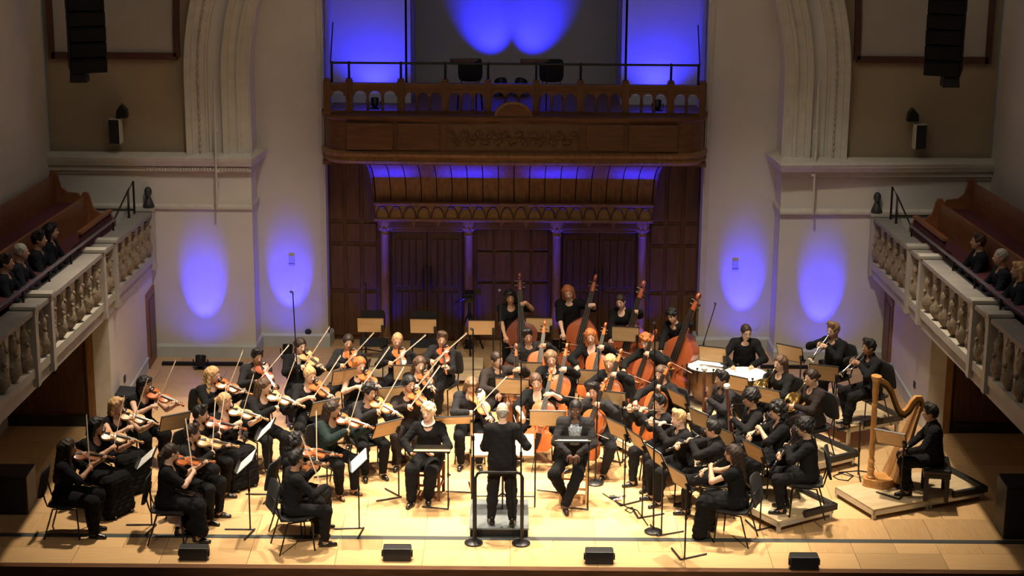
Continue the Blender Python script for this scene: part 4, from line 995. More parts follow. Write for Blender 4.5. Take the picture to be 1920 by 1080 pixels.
def fiddle_parts(kind, col):
    if (kind, col) in FID: return FID[kind, col]
    L, wu, wm, wl, rib, arch, nl, hd, pin, slope = dict(
        violin=(.356, .084, .056, .104, .034, .016, .135, .1, 0, False), viola=(.405, .095, .066, .122, .04, .018, .15, .11, 0, False),
        cello=(.755, .172, .118, .22, .12, .03, .28, .2, .3, False), bass=(1.1, .25, .18, .335, .2, .045, .44, .28, .16, True))[kind]
    k = L / .356; parts = []
    m = MB(); vs = []; fs = []; N = 34; ring = 14
    for i in range(N):
        t = i / (N - 1); t = t + .0 if 0 < i < N - 1 else t
        w_ = fid_profile(t, wu, wm, wl, slope); sh = math.sin(math.pi * min(max(t, .02), .98)) ** .35
        pr = [(-w_, 0), (-w_ * 1.015, .01 * k * .3), (-w_, rib * .12), (-w_, rib * .88), (-w_ * 1.015, rib), (-w_ * .6, rib + arch * .6 * sh), (-w_ * .25, rib + arch * sh),
              (w_ * .25, rib + arch * sh), (w_ * .6, rib + arch * .6 * sh), (w_ * 1.015, rib), (w_, rib * .88), (w_, rib * .12), (w_ * 1.015, .01 * k * .3), (w_, 0)]
        pr[0] = (-w_ * .5, -arch * .6 * sh); pr[-1] = (w_ * .5, -arch * .6 * sh)
        vs += [(x, t * L, z) for x, z in pr]
    for i in range(N - 1):
        for j in range(ring): fs.append((i * ring + j, i * ring + (j + 1) % ring, (i + 1) * ring + (j + 1) % ring, (i + 1) * ring + j))
    fs += [tuple(range(ring)), tuple((N - 1) * ring + j for j in range(ring - 1, -1, -1))]
    m.add(vs, fs); parts.append(('body', m.mesh('body', VARN[col], 50)))
    tot = L + nl
    zn = rib + arch * .5
    bz = rib + arch + .03 * k * (.9 if kind != 'violin' else 1)
    m = MB().tube([(0, L - .02 * k, zn * .8), (0, L + nl * .5, zn + .0), (0, tot, zn + .004 * k)], [.017 * k, .013 * k, .012 * k], 8)
    m.tube([(0, tot, zn), (0, tot + hd * .35, zn - .006 * k), (0, tot + hd * .6, zn - .014 * k)], [.014 * k, .013 * k, .011 * k], 8)
    sc = []
    for i in range(13):
        a = i * .75; r_ = (.021 if k < 2 else .016) * k * (1 - i / 16); sc.append((0, tot + hd * .8 - r_ * math.cos(a) * 1., zn - .012 * k + r_ * math.sin(a)))
    m.tube(sc, [(.012 if k < 2 else .009) * k] * 13, 6); parts.append(('neck', m.mesh('neck', VARN[col], 60)))
    fb = MB(); y0 = L * .62
    fb.add([(-.02 * k, y0, bz - .012 * k), (.02 * k, y0, bz - .012 * k), (.013 * k, tot, zn + .018 * k), (-.013 * k, tot, zn + .018 * k),
            (-.018 * k, y0, bz - .02 * k), (.018 * k, y0, bz - .02 * k), (.012 * k, tot, zn + .008 * k), (-.012 * k, tot, zn + .008 * k)],
           [(0, 1, 2, 3), (4, 7, 6, 5), (0, 4, 5, 1), (1, 5, 6, 2), (2, 6, 7, 3), (3, 7, 4, 0)])
    parts.append(('fingerboard', fb.mesh('fingerboard', EBONY)))
    tp = MB(); y1 = L * .05; y2 = L * .36
    tp.add([(-.01 * k, y1, rib + arch * .6), (.01 * k, y1, rib + arch * .6), (.021 * k, y2, bz - .012 * k), (-.021 * k, y2, bz - .012 * k),
            (-.01 * k, y1, rib + arch * .6 - .006 * k), (.01 * k, y1, rib + arch * .6 - .006 * k), (.019 * k, y2, bz - .022 * k), (-.019 * k, y2, bz - .022 * k)],
           [(0, 1, 2, 3), (4, 7, 6, 5), (0, 4, 5, 1), (1, 5, 6, 2), (2, 6, 7, 3), (3, 7, 4, 0)])
    parts.append(('tailpiece', tp.mesh('tailpiece', EBONY)))
    yb = L * .5
    parts.append(('bridge', MB().prism([(-.021 * k, rib + arch * .8), (-.008 * k, rib + arch * .8), (0, rib + arch + .008 * k), (.008 * k, rib + arch * .8), (.021 * k, rib + arch * .8), (.019 * k, bz), (0, bz + .003 * k), (-.019 * k, bz)], -yb - .002 * k, -yb + .002 * k, 0, Matrix(((1, 0, 0, 0), (0, 0, -1, 0), (0, 1, 0, 0), (0, 0, 0, 1)))).mesh('bridge', MAPLE)))
    st = MB()
    for q in (-1, -.33, .33, 1): st.tube([(q * .014 * k, y2, bz - .01 * k), (q * .016 * k, yb, bz + .001 * k), (q * .009 * k, tot, zn + .02 * k)], .0009 * k if k > 2 else .0007, 4)
    parts.append(('strings', st.mesh('strings', STRING)))
    pg = MB()
    for i in range(4): pg.tube([((-1) ** i * -.01 * k, tot + hd * (.12 + .13 * i), zn - .005 * k), ((-1) ** i * (.04 if k < 2 else .027) * k, tot + hd * (.12 + .13 * i), zn - .005 * k)], [.003 * k, .0065 * k], 6)
    parts.append(('pegs', pg.mesh('pegs', EBONY, 60)))
    for sg in (-1, 1):
        fh = MB(); zz = rib + arch * .78 + .001; c = []
        for i in range(9):
            u = i / 8; c.append((sg * (wm * .72 + .012 * k * math.sin((u - .5) * 5)), yb + (u - .5) * .075 * k, zz - abs(u - .5) * arch * .15))
        fh.tube(c, [.0035 * k, .002 * k, .002 * k, .0025 * k, .003 * k, .0025 * k, .002 * k, .002 * k, .0035 * k], 5)
        parts.append(('sound_hole', fh.mesh('sound_hole', EBONY)))
    if kind in ('violin', 'viola'):
        parts.append(('chin_rest', MB().ball((-.05 * k, .03 * k, rib + arch + .006), (.045 * k, .028 * k, .009), 10, 6).mesh('chin_rest', EBONY, 60)))
    else:
        parts.append(('endpin', MB().tube([(0, .02, rib * .5), (0, -pin, rib * .5)], .006 if kind == 'cello' else .01, 8).tube([(0, .0, rib * .5), (0, -.03, rib * .5)], .018, 8).mesh('endpin', BLACK, 60)))
    FID[kind, col] = (parts, dict(L=L, tot=tot, bz=bz, zn=zn, yb=yb, rib=rib, pin=pin, hd=hd, k=k, wl=wl))
    return FID[kind, col]
BOWM = {}
def bow_parts(kind):
    if kind in BOWM: return BOWM[kind]
    L = dict(violin=.74, viola=.74, cello=.71, bass=.72)[kind]; m_ = BOWW if kind in ('violin', 'viola') else BOWD
    q = 1.2 if kind in ('cello', 'bass') else 1.
    BOWM[kind] = [('stick', MB().tube([(0, -.03, .012), (0, .0, .012), (0, L * .5, .004), (0, L * .97, .012), (0, L, .018), (0, L + .012, .0)], [.004 * q, .004 * q, .0033 * q, .003 * q, .004 * q, .0025], 6).mesh('stick', m_, 60)),
                  ('bow_hair', MB().b2((-.005, .02, -.009), (.005, L, -.006)).mesh('bow_hair', HORSE)),
                  ('frog', MB().b2((-.007, 0, -.012), (.007, .05, .01)).mesh('frog', EBONY))]
    return BOWM[kind]
def assemble(name, parts, M, label, cat, group=None):
    o = empty(name); o.matrix_world = M
    for n, me in parts: meshobj(n, me, o)
    return tag(o, label, cat, group)
def bow_at(kind, contact, bd, nrm, dist, rootM, who):
    """bow whose hair crosses the strings at contact; bd runs from the frog to the tip"""
    fr = contact - bd * dist; z = unit(nrm - (nrm @ bd) * bd); x = np.cross(bd, z)
    assemble('bow', bow_parts(kind), rootM @ frame(x, bd, z, fr + z * .008), '%s bow held by the %s' % (kind, who), 'bow', 'string bows')
    return fr, z

# ================================================================== FURNITURE
def chair_parts():
    P = []
    m = MB()
    vs = []; nx, ny = 9, 9
    def pad(w_, h_, th, bend, dome):
        vs = []; fs = []
        for s_ in (1, 0):
            for j in range(ny):
                for i in range(nx):
                    u, v = i / (nx - 1) * 2 - 1, j / (ny - 1) * 2 - 1
                    rr = 1 - .13 * (abs(v) ** 4); q = 1 - .1 * abs(u) ** 4
                    e = max(abs(u), abs(v)); edge = th * (1 if e < .85 else .55)
                    vs.append((u * w_ / 2 * rr, v * h_ / 2 * q, bend * u * u + dome * v * v + (edge / 2 if s_ else -edge / 2)))
        n = nx * ny
        for s_ in (0, 1):
            for j in range(ny - 1):
                for i in range(nx - 1):
                    a = s_ * n + j * nx + i; f_ = (a, a + 1, a + nx + 1, a + nx); fs.append(f_ if s_ == 0 else f_[::-1])
        bd = [i for i in range(nx)] + [j * nx + nx - 1 for j in range(1, ny)] + [(ny - 1) * nx + i for i in range(nx - 2, -1, -1)] + [j * nx for j in range(ny - 2, 0, -1)]
        for a, b in zip(bd, bd[1:] + bd[:1]): fs.append((b, a, n + a, n + b))
        return vs, fs
    P.append(('seat', MB().add(*pad(.46, .44, .045, .012, .01), 0, Matrix.Translation((0, .0, .44))).mesh('seat', BLACKF, 60)))
    P.append(('backrest', MB().add(*pad(.42, .42, .035, .03, .0), 0, Matrix.Translation((0, -.26, .74)) @ Matrix.Rotation(R(78), 4, 'X')).mesh('backrest', BLACKF, 60)))
    P.append(('back_frame', MB().tube([(-.15, -.12, .43), (-.15, -.22, .44), (-.15, -.245, .52), (-.15, -.285, .7), (-.13, -.29, .73), (.13, -.29, .73), (.15, -.285, .7), (.15, -.245, .52), (.15, -.22, .44), (.15, -.12, .43)], .011, 6).mesh('back_frame', BLACK, 60)))
    for sx in (-1, 1):
        for (a, b) in (((.17, .42), (.2, .0)), ((-.14, .42), (-.27, .0))):
            P.append(('leg', MB().tube([(sx * .19, a[0], a[1]), (sx * .22, b[0], b[1])], .011, 6).mesh('leg', BLACK, 60)))
        P.append(('side_rail', MB().tube([(sx * .19, .17, .415), (sx * .19, -.15, .415)], .01, 6).mesh('side_rail', BLACK, 60)))
    return P
CHAIR = chair_parts()
def chair(M, label, z=0, group='black orchestra chairs'): return assemble('orchestra_chair', CHAIR, M, label, 'chair', group)
# music stand: built facing +Y (the music side), pole at the origin
STANDM = {}; POLEX = .44
def stand_parts(hz, tilt, wood, wd):
    key = (round(hz, 2), tilt, wood, wd)
    if key in STANDM: return STANDM[key]
    P = []; pm = POSTW if wood else BLACK; r_ = .022 if wood else .011
    P.append(('pole', MB().tube([(0, 0, .02), (0, 0, hz)], r_, 8).mesh('pole', pm, 60)))
    P.append(('collar', MB().tube([(0, 0, hz * .55), (0, 0, hz * .55 + .06)], r_ * 1.5, 8).ball((.025, 0, hz * .55 + .03), .014, 6, 5).mesh('collar', BLACK, 60)))
    P.append(('base_bar', MB().tube([(0, -.06, .014), (0, .34, .014)], .013, 6, flat=.8).mesh('base_bar', BLACK)))
    P.append(('base_bar', MB().tube([(0, -.06, .016), (-.36, .03, .016)], .013, 6, flat=.8).mesh('base_bar', BLACK)))
    T = Matrix.Translation((-POLEX * wd, .03, hz)) @ Matrix.Rotation(R(tilt), 4, 'X')
    h_ = .27
    P.append(('desk', MB().b2((-wd / 2, -.012, -.08), (wd / 2, .0, h_ - .08), 0, T).mesh('desk', DESKW)))
    P.append(('ledge', MB().b2((-wd / 2 - .005, -.014, -.09), (wd / 2 + .005, .06, -.08), 0, T).b2((-wd / 2 - .005, .052, -.09), (wd / 2 + .005, .06, -.065), 0, T).mesh('ledge', POSTW if wood else BLACK)))
    rim = MB().b2((-wd / 2 - .005, -.017, h_ - .085), (wd / 2 + .005, .004, h_ - .075), 0, T)
    for sx in (-1, 1): rim.b2((sx * wd / 2 - .004, -.015, -.08), (sx * wd / 2 + .004, .002, h_ - .08), 0, T)
    P.append(('rim', rim.mesh('rim', BLACK)))
    P.append(('bracket', MB().b2((POLEX * wd - .02, -.045, -.05), (POLEX * wd + .02, -.012, .05), 0, T).mesh('bracket', BLACK)))
    STANDM[key] = (P, T); return STANDM[key]
NSHEET = [0]
def stand(px, py, yaw, label, hz=1.0, tilt=25, z=0., wood=False, wd=.43, sheet=True, base=None):
    """px,py: where the middle of the desk shows; yaw: where the music side faces (0 = camera, 90 = right)"""
    p = G(px, py, z + hz + .055 * math.cos(R(tilt))); rz = R(yaw + 180)
    P, T = stand_parts(hz, tilt, wood, wd)
    M = Matrix.Translation((p.x, p.y, z)) @ Matrix.Rotation(rz, 4, 'Z') @ Matrix.Translation((POLEX * wd, -.03, 0))
    o = assemble('music_stand', P, M, label, 'music stand', 'music stands')
    if sheet:
        s_ = NSHEET[0] % 3; NSHEET[0] += 1
        me = bpy.data.meshes.get('sheet_music_%d' % s_)
        if me is None:
            mb = MB()
            for q in (-1, 1): mb.b2((q * .005, .003, -.078), (q * .205, .007 + .002 * s_, .165 + .012 * s_), 0)
            for q in (-1, 1):
                for r_ in range(7): mb.b2((q * .03, .0075 + .002 * s_, -.055 + r_ * .03), (q * .185, .009 + .002 * s_, -.045 + r_ * .03), 1)
            me = mb.mesh('sheet_music_%d' % s_, [PAPER, mat('print_ink', (.35, .35, .36), .8)])
        sm = meshobj('sheet_music', me); sm.matrix_world = M @ T
        tag(sm, 'open sheet music on the ' + label, 'sheet music', 'sheet music on the stands')
    return o

# ================================================================== WIND INSTRUMENTS (mouthpiece at the origin, running along +Y)
BLACKW = mat('grenadilla', (.014, .012, .012), .3, coat=.4); IVORY = mat('ivory_ring', (.75, .72, .62), .4); BASSW = mat('bassoon_maple', (.14, .035, .018), .28, coat=.5)
def keys(m, y0, y1, n, r_, z=1, mi=0):
    for i in range(n):
        y = y0 + (y1 - y0) * i / (n - 1); a = .5 * math.sin(i * 2.1)
        m.tube([(r_ * math.sin(a), y - .008, r_ * math.cos(a) * z), (r_ * 1.5 * math.sin(a), y + .004, r_ * 1.5 * math.cos(a) * z)], [.006, .0075], 6, mi)
    m.tube([(r_ * .9, y0, r_ * .7 * z), (r_ * .9, y1, r_ * .7 * z)], .0028, 5, mi); m.tube([(-r_ * .9, y0, r_ * .7 * z), (-r_ * .9, y1, r_ * .7 * z)], .0028, 5, mi)
    return m
YT = Matrix.Rotation(R(-90), 4, 'X')
WIND = {}
WIND['clarinet'] = [('tube', MB().lathe([(.006, 0), (.011, .05), (.011, .06), (.0135, .065), (.0135, .2), (.0155, .205), (.0155, .215), (.0135, .22), (.014, .52), (.018, .56), (.03, .62), (.037, .655), (.03, .655)], 14, YT).mesh('tube', BLACKW, 40)),
                    ('keywork', keys(MB(), .16, .55, 14, .015).mesh('keywork', CHROME, 60))]
WIND['oboe'] = [('tube', MB().lathe([(.003, -.02), (.004, .05), (.009, .055), (.0095, .2), (.0115, .205), (.0115, .215), (.0095, .22), (.012, .48), (.016, .5), (.02, .56), (.018, .59)], 14, YT).mesh('tube', BLACKW, 40)),
                ('keywork', keys(MB(), .1, .52, 16, .0125).mesh('keywork', CHROME, 60))]
WIND['flute'] = [('tube', MB().tube([(0, -.16, 0), (0, .51, 0)], .0095, 10).ball((0, 0, .009), (.013, .02, .006), 8, 6).mesh('tube', CHROME, 60)),
                 ('keywork', keys(MB(), .1, .48, 14, .0105).mesh('keywork', CHROME, 60))]
bs = MB().tube([(0, .0, 0), (0, .06, .01), (0, .12, 0)], [.0025, .004, .005], 6)
WIND['trumpet'] = [('tubing', MB().tube([(0, 0, 0), (0, .3, 0), (0, .34, -.01), (0, .36, -.04), (0, .34, -.07), (0, .3, -.08), (0, .06, -.08), (0, .03, -.07), (0, .02, -.045), (0, .03, -.02), (0, .06, -.012)], [.005, .006] + [.0065] * 9, 8).tube([(0, -.01, 0), (0, .06, 0)], [.012, .006], 10).tube([(.012, .3, .0), (.012, .16, 0), (.012, .16, -.08), (.012, .3, -.08)], .006, 6).mesh('tubing', CHROME, 60)),
                   ('bell', MB().lathe([(.0065, .05), (.008, .24), (.012, .34), (.02, .41), (.035, .455), (.062, .48), (.058, .481), (.03, .452)], 20, Matrix.Translation((0, 0, -.012)) @ YT).mesh('bell', CHROME, 60)),
                   ('valve', MB().lathe([(.011, -.1), (.011, .02), (.004, .022), (.004, .045), (.009, .047), (.009, .052)], 10, Matrix.Translation((.004, .15, 0))).mesh('valve', CHROME, 50)),
                   ('valve', MB().lathe([(.011, -.1), (.011, .02), (.004, .022), (.004, .045), (.009, .047), (.009, .052)], 10, Matrix.Translation((.004, .175, 0))).mesh('valve', CHROME, 50)),
                   ('valve', MB().lathe([(.011, -.1), (.011, .02), (.004, .022), (.004, .045), (.009, .047), (.009, .052)], 10, Matrix.Translation((.004, .2, 0))).mesh('valve', CHROME, 50))]
# horn: mouthpiece at origin, coil ahead and below, bell back to the right; in player space axes (x right, y forward, z up)
hc_ = V3(.08, .19, -.3)
def coil(r_, th0, th1, n, off, rad):
    return [tuple(hc_ + V3(off, math.cos(t) * r_, math.sin(t) * r_)) for t in np.linspace(th0, th1, n)], rad
pts, _ = coil(.135, 1.9, 1.9 + 6.6, 30, .0, 0); pts2, _ = coil(.1, 0, 6.1, 22, .02, 0); pts3, _ = coil(.07, 1, 6.6, 18, -.015, 0)
hm = MB().tube([(0, -.015, .004), (0, .03, -.01)], [.012, .005], 8).tube([(0, .02, -.008), (.0, .12, -.1), pts[0]], .0055, 8).tube(pts, list(np.linspace(.0055, .013, 30)), 8).tube(pts2, .007, 8).tube(pts3, .007, 8)
for i in range(4): hm.tube([tuple(hc_ + V3(-.03, -.02 + .03 * i, -.03)), tuple(hc_ + V3(.03, -.02 + .03 * i, -.03))], .011, 8)
bq = [tuple(hc_ + V3(.01, .13, .03)), tuple(hc_ + V3(.03, .1, -.1)), tuple(hc_ + V3(.06, .0, -.15)), tuple(hc_ + V3(.1, -.1, -.12)), tuple(hc_ + V3(.13, -.17, -.08)), tuple(hc_ + V3(.16, -.21, -.055)), tuple(hc_ + V3(.175, -.225, -.045))]
WIND['horn'] = [('tubing', hm.mesh('tubing', BRASS, 60)), ('bell', MB().tube(bq, [.013, .018, .027, .045, .08, .125, .15], 20).mesh('bell', BRASS, 60))]

# bassoon: origin at the foot (boot), running along +Y, reed side at z
WIND['bassoon'] = [('boot_joint', MB().tube([(0, 0, 0), (0, .45, 0)], .034, 12, flat=1.5).mesh('boot_joint', BASSW, 60)),
                   ('long_joint', MB().tube([(0, .43, -.018), (0, 1.05, -.018)], [.024, .02], 12).mesh('long_joint', BASSW, 60)),
                   ('bell_joint', MB().lathe([(.024, 1.03), (.026, 1.1), (.021, 1.13), (.021, 1.28), (.027, 1.3)], 14, Matrix.Translation((0, 0, -.018)) @ YT).mesh('bell_joint', BASSW, 50)),
                   ('bell_ring', MB().lathe([(.027, 1.3), (.044, 1.31), (.046, 1.335), (.04, 1.35), (.02, 1.35), (.017, 1.335)], 16, Matrix.Translation((0, 0, -.018)) @ YT).mesh('bell_ring', IVORY, 40)),
                   ('wing_joint', MB().tube([(0, .43, .02), (0, .92, .02)], [.02, .016], 10).mesh('wing_joint', BASSW, 60)),
                   ('keywork', keys(MB(), .08, 1.0, 22, .03).tube([(0, .04, 0), (0, .07, 0)], .038, 12, flat=1.5).tube([(0, .4, 0), (0, .43, 0)], .037, 12, flat=1.5).mesh('keywork', CHROME, 60))]
# ================================================================== THE ORCHESTRA
COND = V3(-.15, 24.3)
def yaw_to(pos, tgt): return math.degrees(math.atan2(tgt[0] - pos[0], -(tgt[1] - pos[1])))
SEED = [0]
def place(px, py, sp, yaw=None, d=0, z0=0.):
    """puts the head where the photograph shows it, the rest follows from the pose"""
    SEED[0] += 1; sp['seed'] = SEED[0] * 1.7
    p = torso(sp); sp['pose'] = p
    hw = G(px, py, z0 + p.hd[2])
    if yaw is None: yaw = yaw_to(hw, COND) + d
    rz = R(yaw + 180); c, s = math.cos(rz), math.sin(rz)
    loc = (hw.x - (c * p.hd[0] - s * p.hd[1]), hw.y - (s * p.hd[0] + c * p.hd[1]), z0)
    return p, Matrix.Translation(loc) @ Matrix.Rotation(rz, 4, 'Z')
def done(o, who, group=None): return tag(o, who, 'person', group)
def seat_for(M, who): chair(M @ Matrix.Translation((0, -.02, 0)), 'black chair under the ' + who)
def violinist(px, py, who, sp, col='orange', d=-32, kind='violin', z0=0., yaw=None, va=34, pitch=-10, roll=22, u=.28, tip=30, ch=True, who2=None):
    sp.setdefault('head', (28, 8, 10)); sp.setdefault('lean', 6)
    p, M = place(px, py, sp, yaw, d, z0); s = p.s
    parts, q = fiddle_parts(kind, col); k = q['k']
    a = p.B @ V3(-math.sin(R(va)) * math.cos(R(pitch)), math.cos(R(va)) * math.cos(R(pitch)), math.sin(R(pitch))); a = unit(a)
    right = unit(np.cross(a, V3(0, 0, 1))); n = unit(np.cross(right, a)); n = unit(n * math.cos(R(roll)) + right * math.sin(R(roll))); lat = np.cross(a, n)
    o = p.neck + (-p.rt * .068 + p.fw * .06 + p.up * .035) * s
    sw_ = who2 or who
    assemble(kind, parts, M @ frame(lat, a, n, o), '%s held by the %s' % (kind, sw_), kind, 'upper strings')
    ct = o + a * (q['yb'] + .035 * k) + n * (q['bz'] + .004)
    bd = unit(-lat * math.cos(R(tip)) + n * math.sin(R(tip)) * .35 + V3(0, 0, 1) * math.sin(R(tip)) + a * .05)
    fr, z = bow_at(kind, ct, bd, n, .74 * u, M, sw_)
    nk = o + a * (q['tot'] - .05 * k) + n * (q['zn'])
    lh = (nk - lat * .028 - n * .03, n * .8 + lat * .25 - a * .25, lat, .75, V3(-.25, .25, -1))
    rh = (fr + z * .035 + bd * .01, bd * .45 - z * .55 + a * .35, -z - lat * .2, .8, V3(1, -.15, -.75))
    done(person(sp, M, lh, rh), who)
    if ch: seat_for(M, sw_)
    return p, M
def cellist(px, py, who, sp, col='orange', d=0, kind='cello', z0=0., yaw=None, u=.4, up=.33, tx=-.11, ch=True, who2=None, ex=.04, ey=.56):
    sp.setdefault('head', (8, 12, -6)); sp.setdefault('lean', 5); sp.setdefault('feet', ((-.27, .3), (.27, .3))); sp.setdefault('knee', .9); sp.setdefault('side', 4)
    p, M = place(px, py, sp, yaw, d, z0); s = p.s; sw_ = who2 or who
    parts, q = fiddle_parts(kind, col)
    if kind == 'cello':
        foot = V3(ex, ey, .012); top = V3(tx - .05, .16 + .3 * math.sin(R(sp['lean'])), 1.2)
    else:
        foot = V3(sp.get('bx', -.08), .52, .012); top = V3(sp.get('btx', -.36), .24, 1.62)
    a = unit(top - foot); fr0 = V3(sp.get('bturn', 0), 1, 0); n = unit(fr0 - (fr0 @ a) * a); lat = np.cross(a, n)
    o = foot + a * q['pin'] - n * q['rib'] * .5
    assemble({'cello': 'cello', 'bass': 'double_bass'}[kind], parts, M @ frame(lat, a, n, o), '%s %s played by the %s' % ({'orange': 'orange', 'red': 'red brown', 'brown': 'brown', 'amber': 'amber', 'pale': 'pale', 'deep': 'dark red'}[col], {'cello': 'cello', 'bass': 'double bass'}[kind], sw_), {'cello': 'cello', 'bass': 'double bass'}[kind], {'cello': 'cellos', 'bass': 'double basses'}[kind])
    ct = o + a * (q['yb'] + .09 * q['L']) + n * (q['bz'] + .006)
    bd = unit(lat * -1 * (-1 if (lat @ V3(1, 0, 0)) < 0 else 1) + n * .05 + a * .12 + V3(0, .22, 0))
    fr, z = bow_at(kind, ct, bd, n, .71 * u, M, sw_)
    rg = unit(lat * (1 if lat @ V3(1, 0, 0) > 0 else -1))
    yk = q['tot'] - up * (q['tot'] - q['L'] * .62)
    nk = o + a * yk + n * (q['zn'] + .025)
    lh = (nk + n * .03 - rg * .035, rg * .8 - a * .25 + n * .1, -n, .6, V3(-1, .3, -.35))
    rh = (fr + n * .025 + V3(0, 0, .02), bd * .35 - a * .7 + n * .2, -n + V3(0, 0, -.1), .7, V3(1, -.1, -.4))
    done(person(sp, M, lh, rh), who)
    if ch: seat_for(M, sw_)
    return p, M
def windplayer(px, py, who, sp, kind, d=0, z0=0., yaw=None, ang=42, name=None, ch=True, turn=0, gp='woodwinds'):
    sp.setdefault('head', (0, 6, 0)); sp.setdefault('lean', 6)
    p, M = place(px, py, sp, yaw, d, z0); s = p.s; m = p.mouth + p.H @ V3(0, .008, 0)
    nm = name or kind
    B = p.B @ rotm((0, 0, 1), turn)
    fw, rt = B @ V3(0, 1, 0), B @ V3(1, 0, 0)
    if kind in ('clarinet', 'oboe', 'trumpet'):
        e = R(ang); a = unit(fw * math.cos(e) - V3(0, 0, 1) * math.sin(e)); n = unit(fw * math.sin(e) + V3(0, 0, 1) * math.cos(e)); x = np.cross(a, n)
        assemble(nm, WIND[kind], M @ frame(x, a, n, m), '%s %s played by the %s' % ({'trumpet': 'silver'}.get(kind, 'black'), nm, who), nm, gp)
        if kind == 'trumpet':
            lh = (m + a * .17 - n * .05 - x * .035, unit(fw * .3 + x * .4 + n * .6), x, .9, V3(-1, 0, -.5)); rh = (m + a * .19 + n * .01 + x * .04, unit(-x * .7 + a * .3 + n * .4), -n - x * .3, .8, V3(1, 0, -.5))
        else:
            lh = (m + a * .22 + n * .03 - x * .035, unit(x * .8 + n * .2 + a * .2), -n, .7, V3(-1, 0, -.7)); rh = (m + a * .4 + n * .03 + x * .035, unit(-x * .8 + n * .2 + a * .2), -n, .7, V3(1, 0, -.7))
    elif kind == 'flute':
        a = unit(rt * .95 + fw * .3 - V3(0, 0, .12)); n = unit(V3(0, 0, 1) - (a[2]) * a); x = np.cross(a, n); m = m + fw * .012 - V3(0, 0, .006)
        assemble('flute', WIND[kind], M @ frame(x, a, n, m), 'silver flute played by the %s' % who, 'flute', gp)
        lh = (m + a * .17 + fw * .035 - V3(0, 0, .01), unit(-fw * .5 + n * .7), -fw, .8, V3(-.3, .6, -1)); rh = (m + a * .37 - V3(0, 0, .03) + fw * .02, unit(fw * .5 + n * .6 - a * .3), n, .8, V3(.7, -.2, -1))
    elif kind == 'horn':
        ax = frame(rt, fw, V3(0, 0, 1), m)
        assemble('french_horn', WIND[kind], M @ ax, 'brass french horn played by the %s' % who, 'horn', gp)
        T = lambda v: m + rt * v[0] + fw * v[1] + V3(0, 0, v[2])
        lh = (T(hc_ + V3(-.05, .0, -.02)), unit(rt * .6 + fw * .6), rt, .8, V3(-1, .2, -.6)); rh = (T(hc_ + V3(.17, -.2, -.05)), unit(fw * .8 - rt * .4), -rt, .4, V3(.8, -.8, -.2))
    elif kind == 'bassoon':
        ft = p.P + rt * .24 + fw * .12 - V3(0, 0, .12); tp = p.mouth + fw * .25 - rt * .12 + V3(0, 0, .1)
        ft = p.P + rt * .17 + fw * .26 - V3(0, 0, .3)
        a = unit(tp - ft); n = unit(-fw - (-fw @ a) * a); x = np.cross(a, n)
        root = assemble('bassoon', WIND[kind], M @ frame(x, a, n, ft), 'dark red bassoon with white bell ring played by the %s' % who, 'bassoon', gp)
        w0 = ft + a * .92 + n * .02
        loc = (M @ frame(x, a, n, ft)).inverted() @ M
        meshobj('crook', MB().tube([loc @ Vector(q) for q in (m - fw * .01, m + fw * .06 + V3(0, 0, .005), (m + w0) / 2 + fw * .05 + V3(0, 0, .05), w0 + a * .04, w0)], [.003, .003, .004, .005, .006], 6).mesh('crook', CHROME, 60), root)
        lh = (ft + a * .78 + x * -.0 + rt * -.045, unit(rt * .8 + fw * .3), rt - fw * .5, .8, V3(-1, .2, -.7)); rh = (ft + a * .3 + rt * .045 + n * .02, unit(fw * .6 - rt * .4), -rt, .8, V3(1, -.4, -.3))
    done(person(sp, M, lh, rh), who)
    if ch: seat_for(M, who)
    return p, M
H_ = lambda st, c, **k: dict(hair=(st, c), **k)

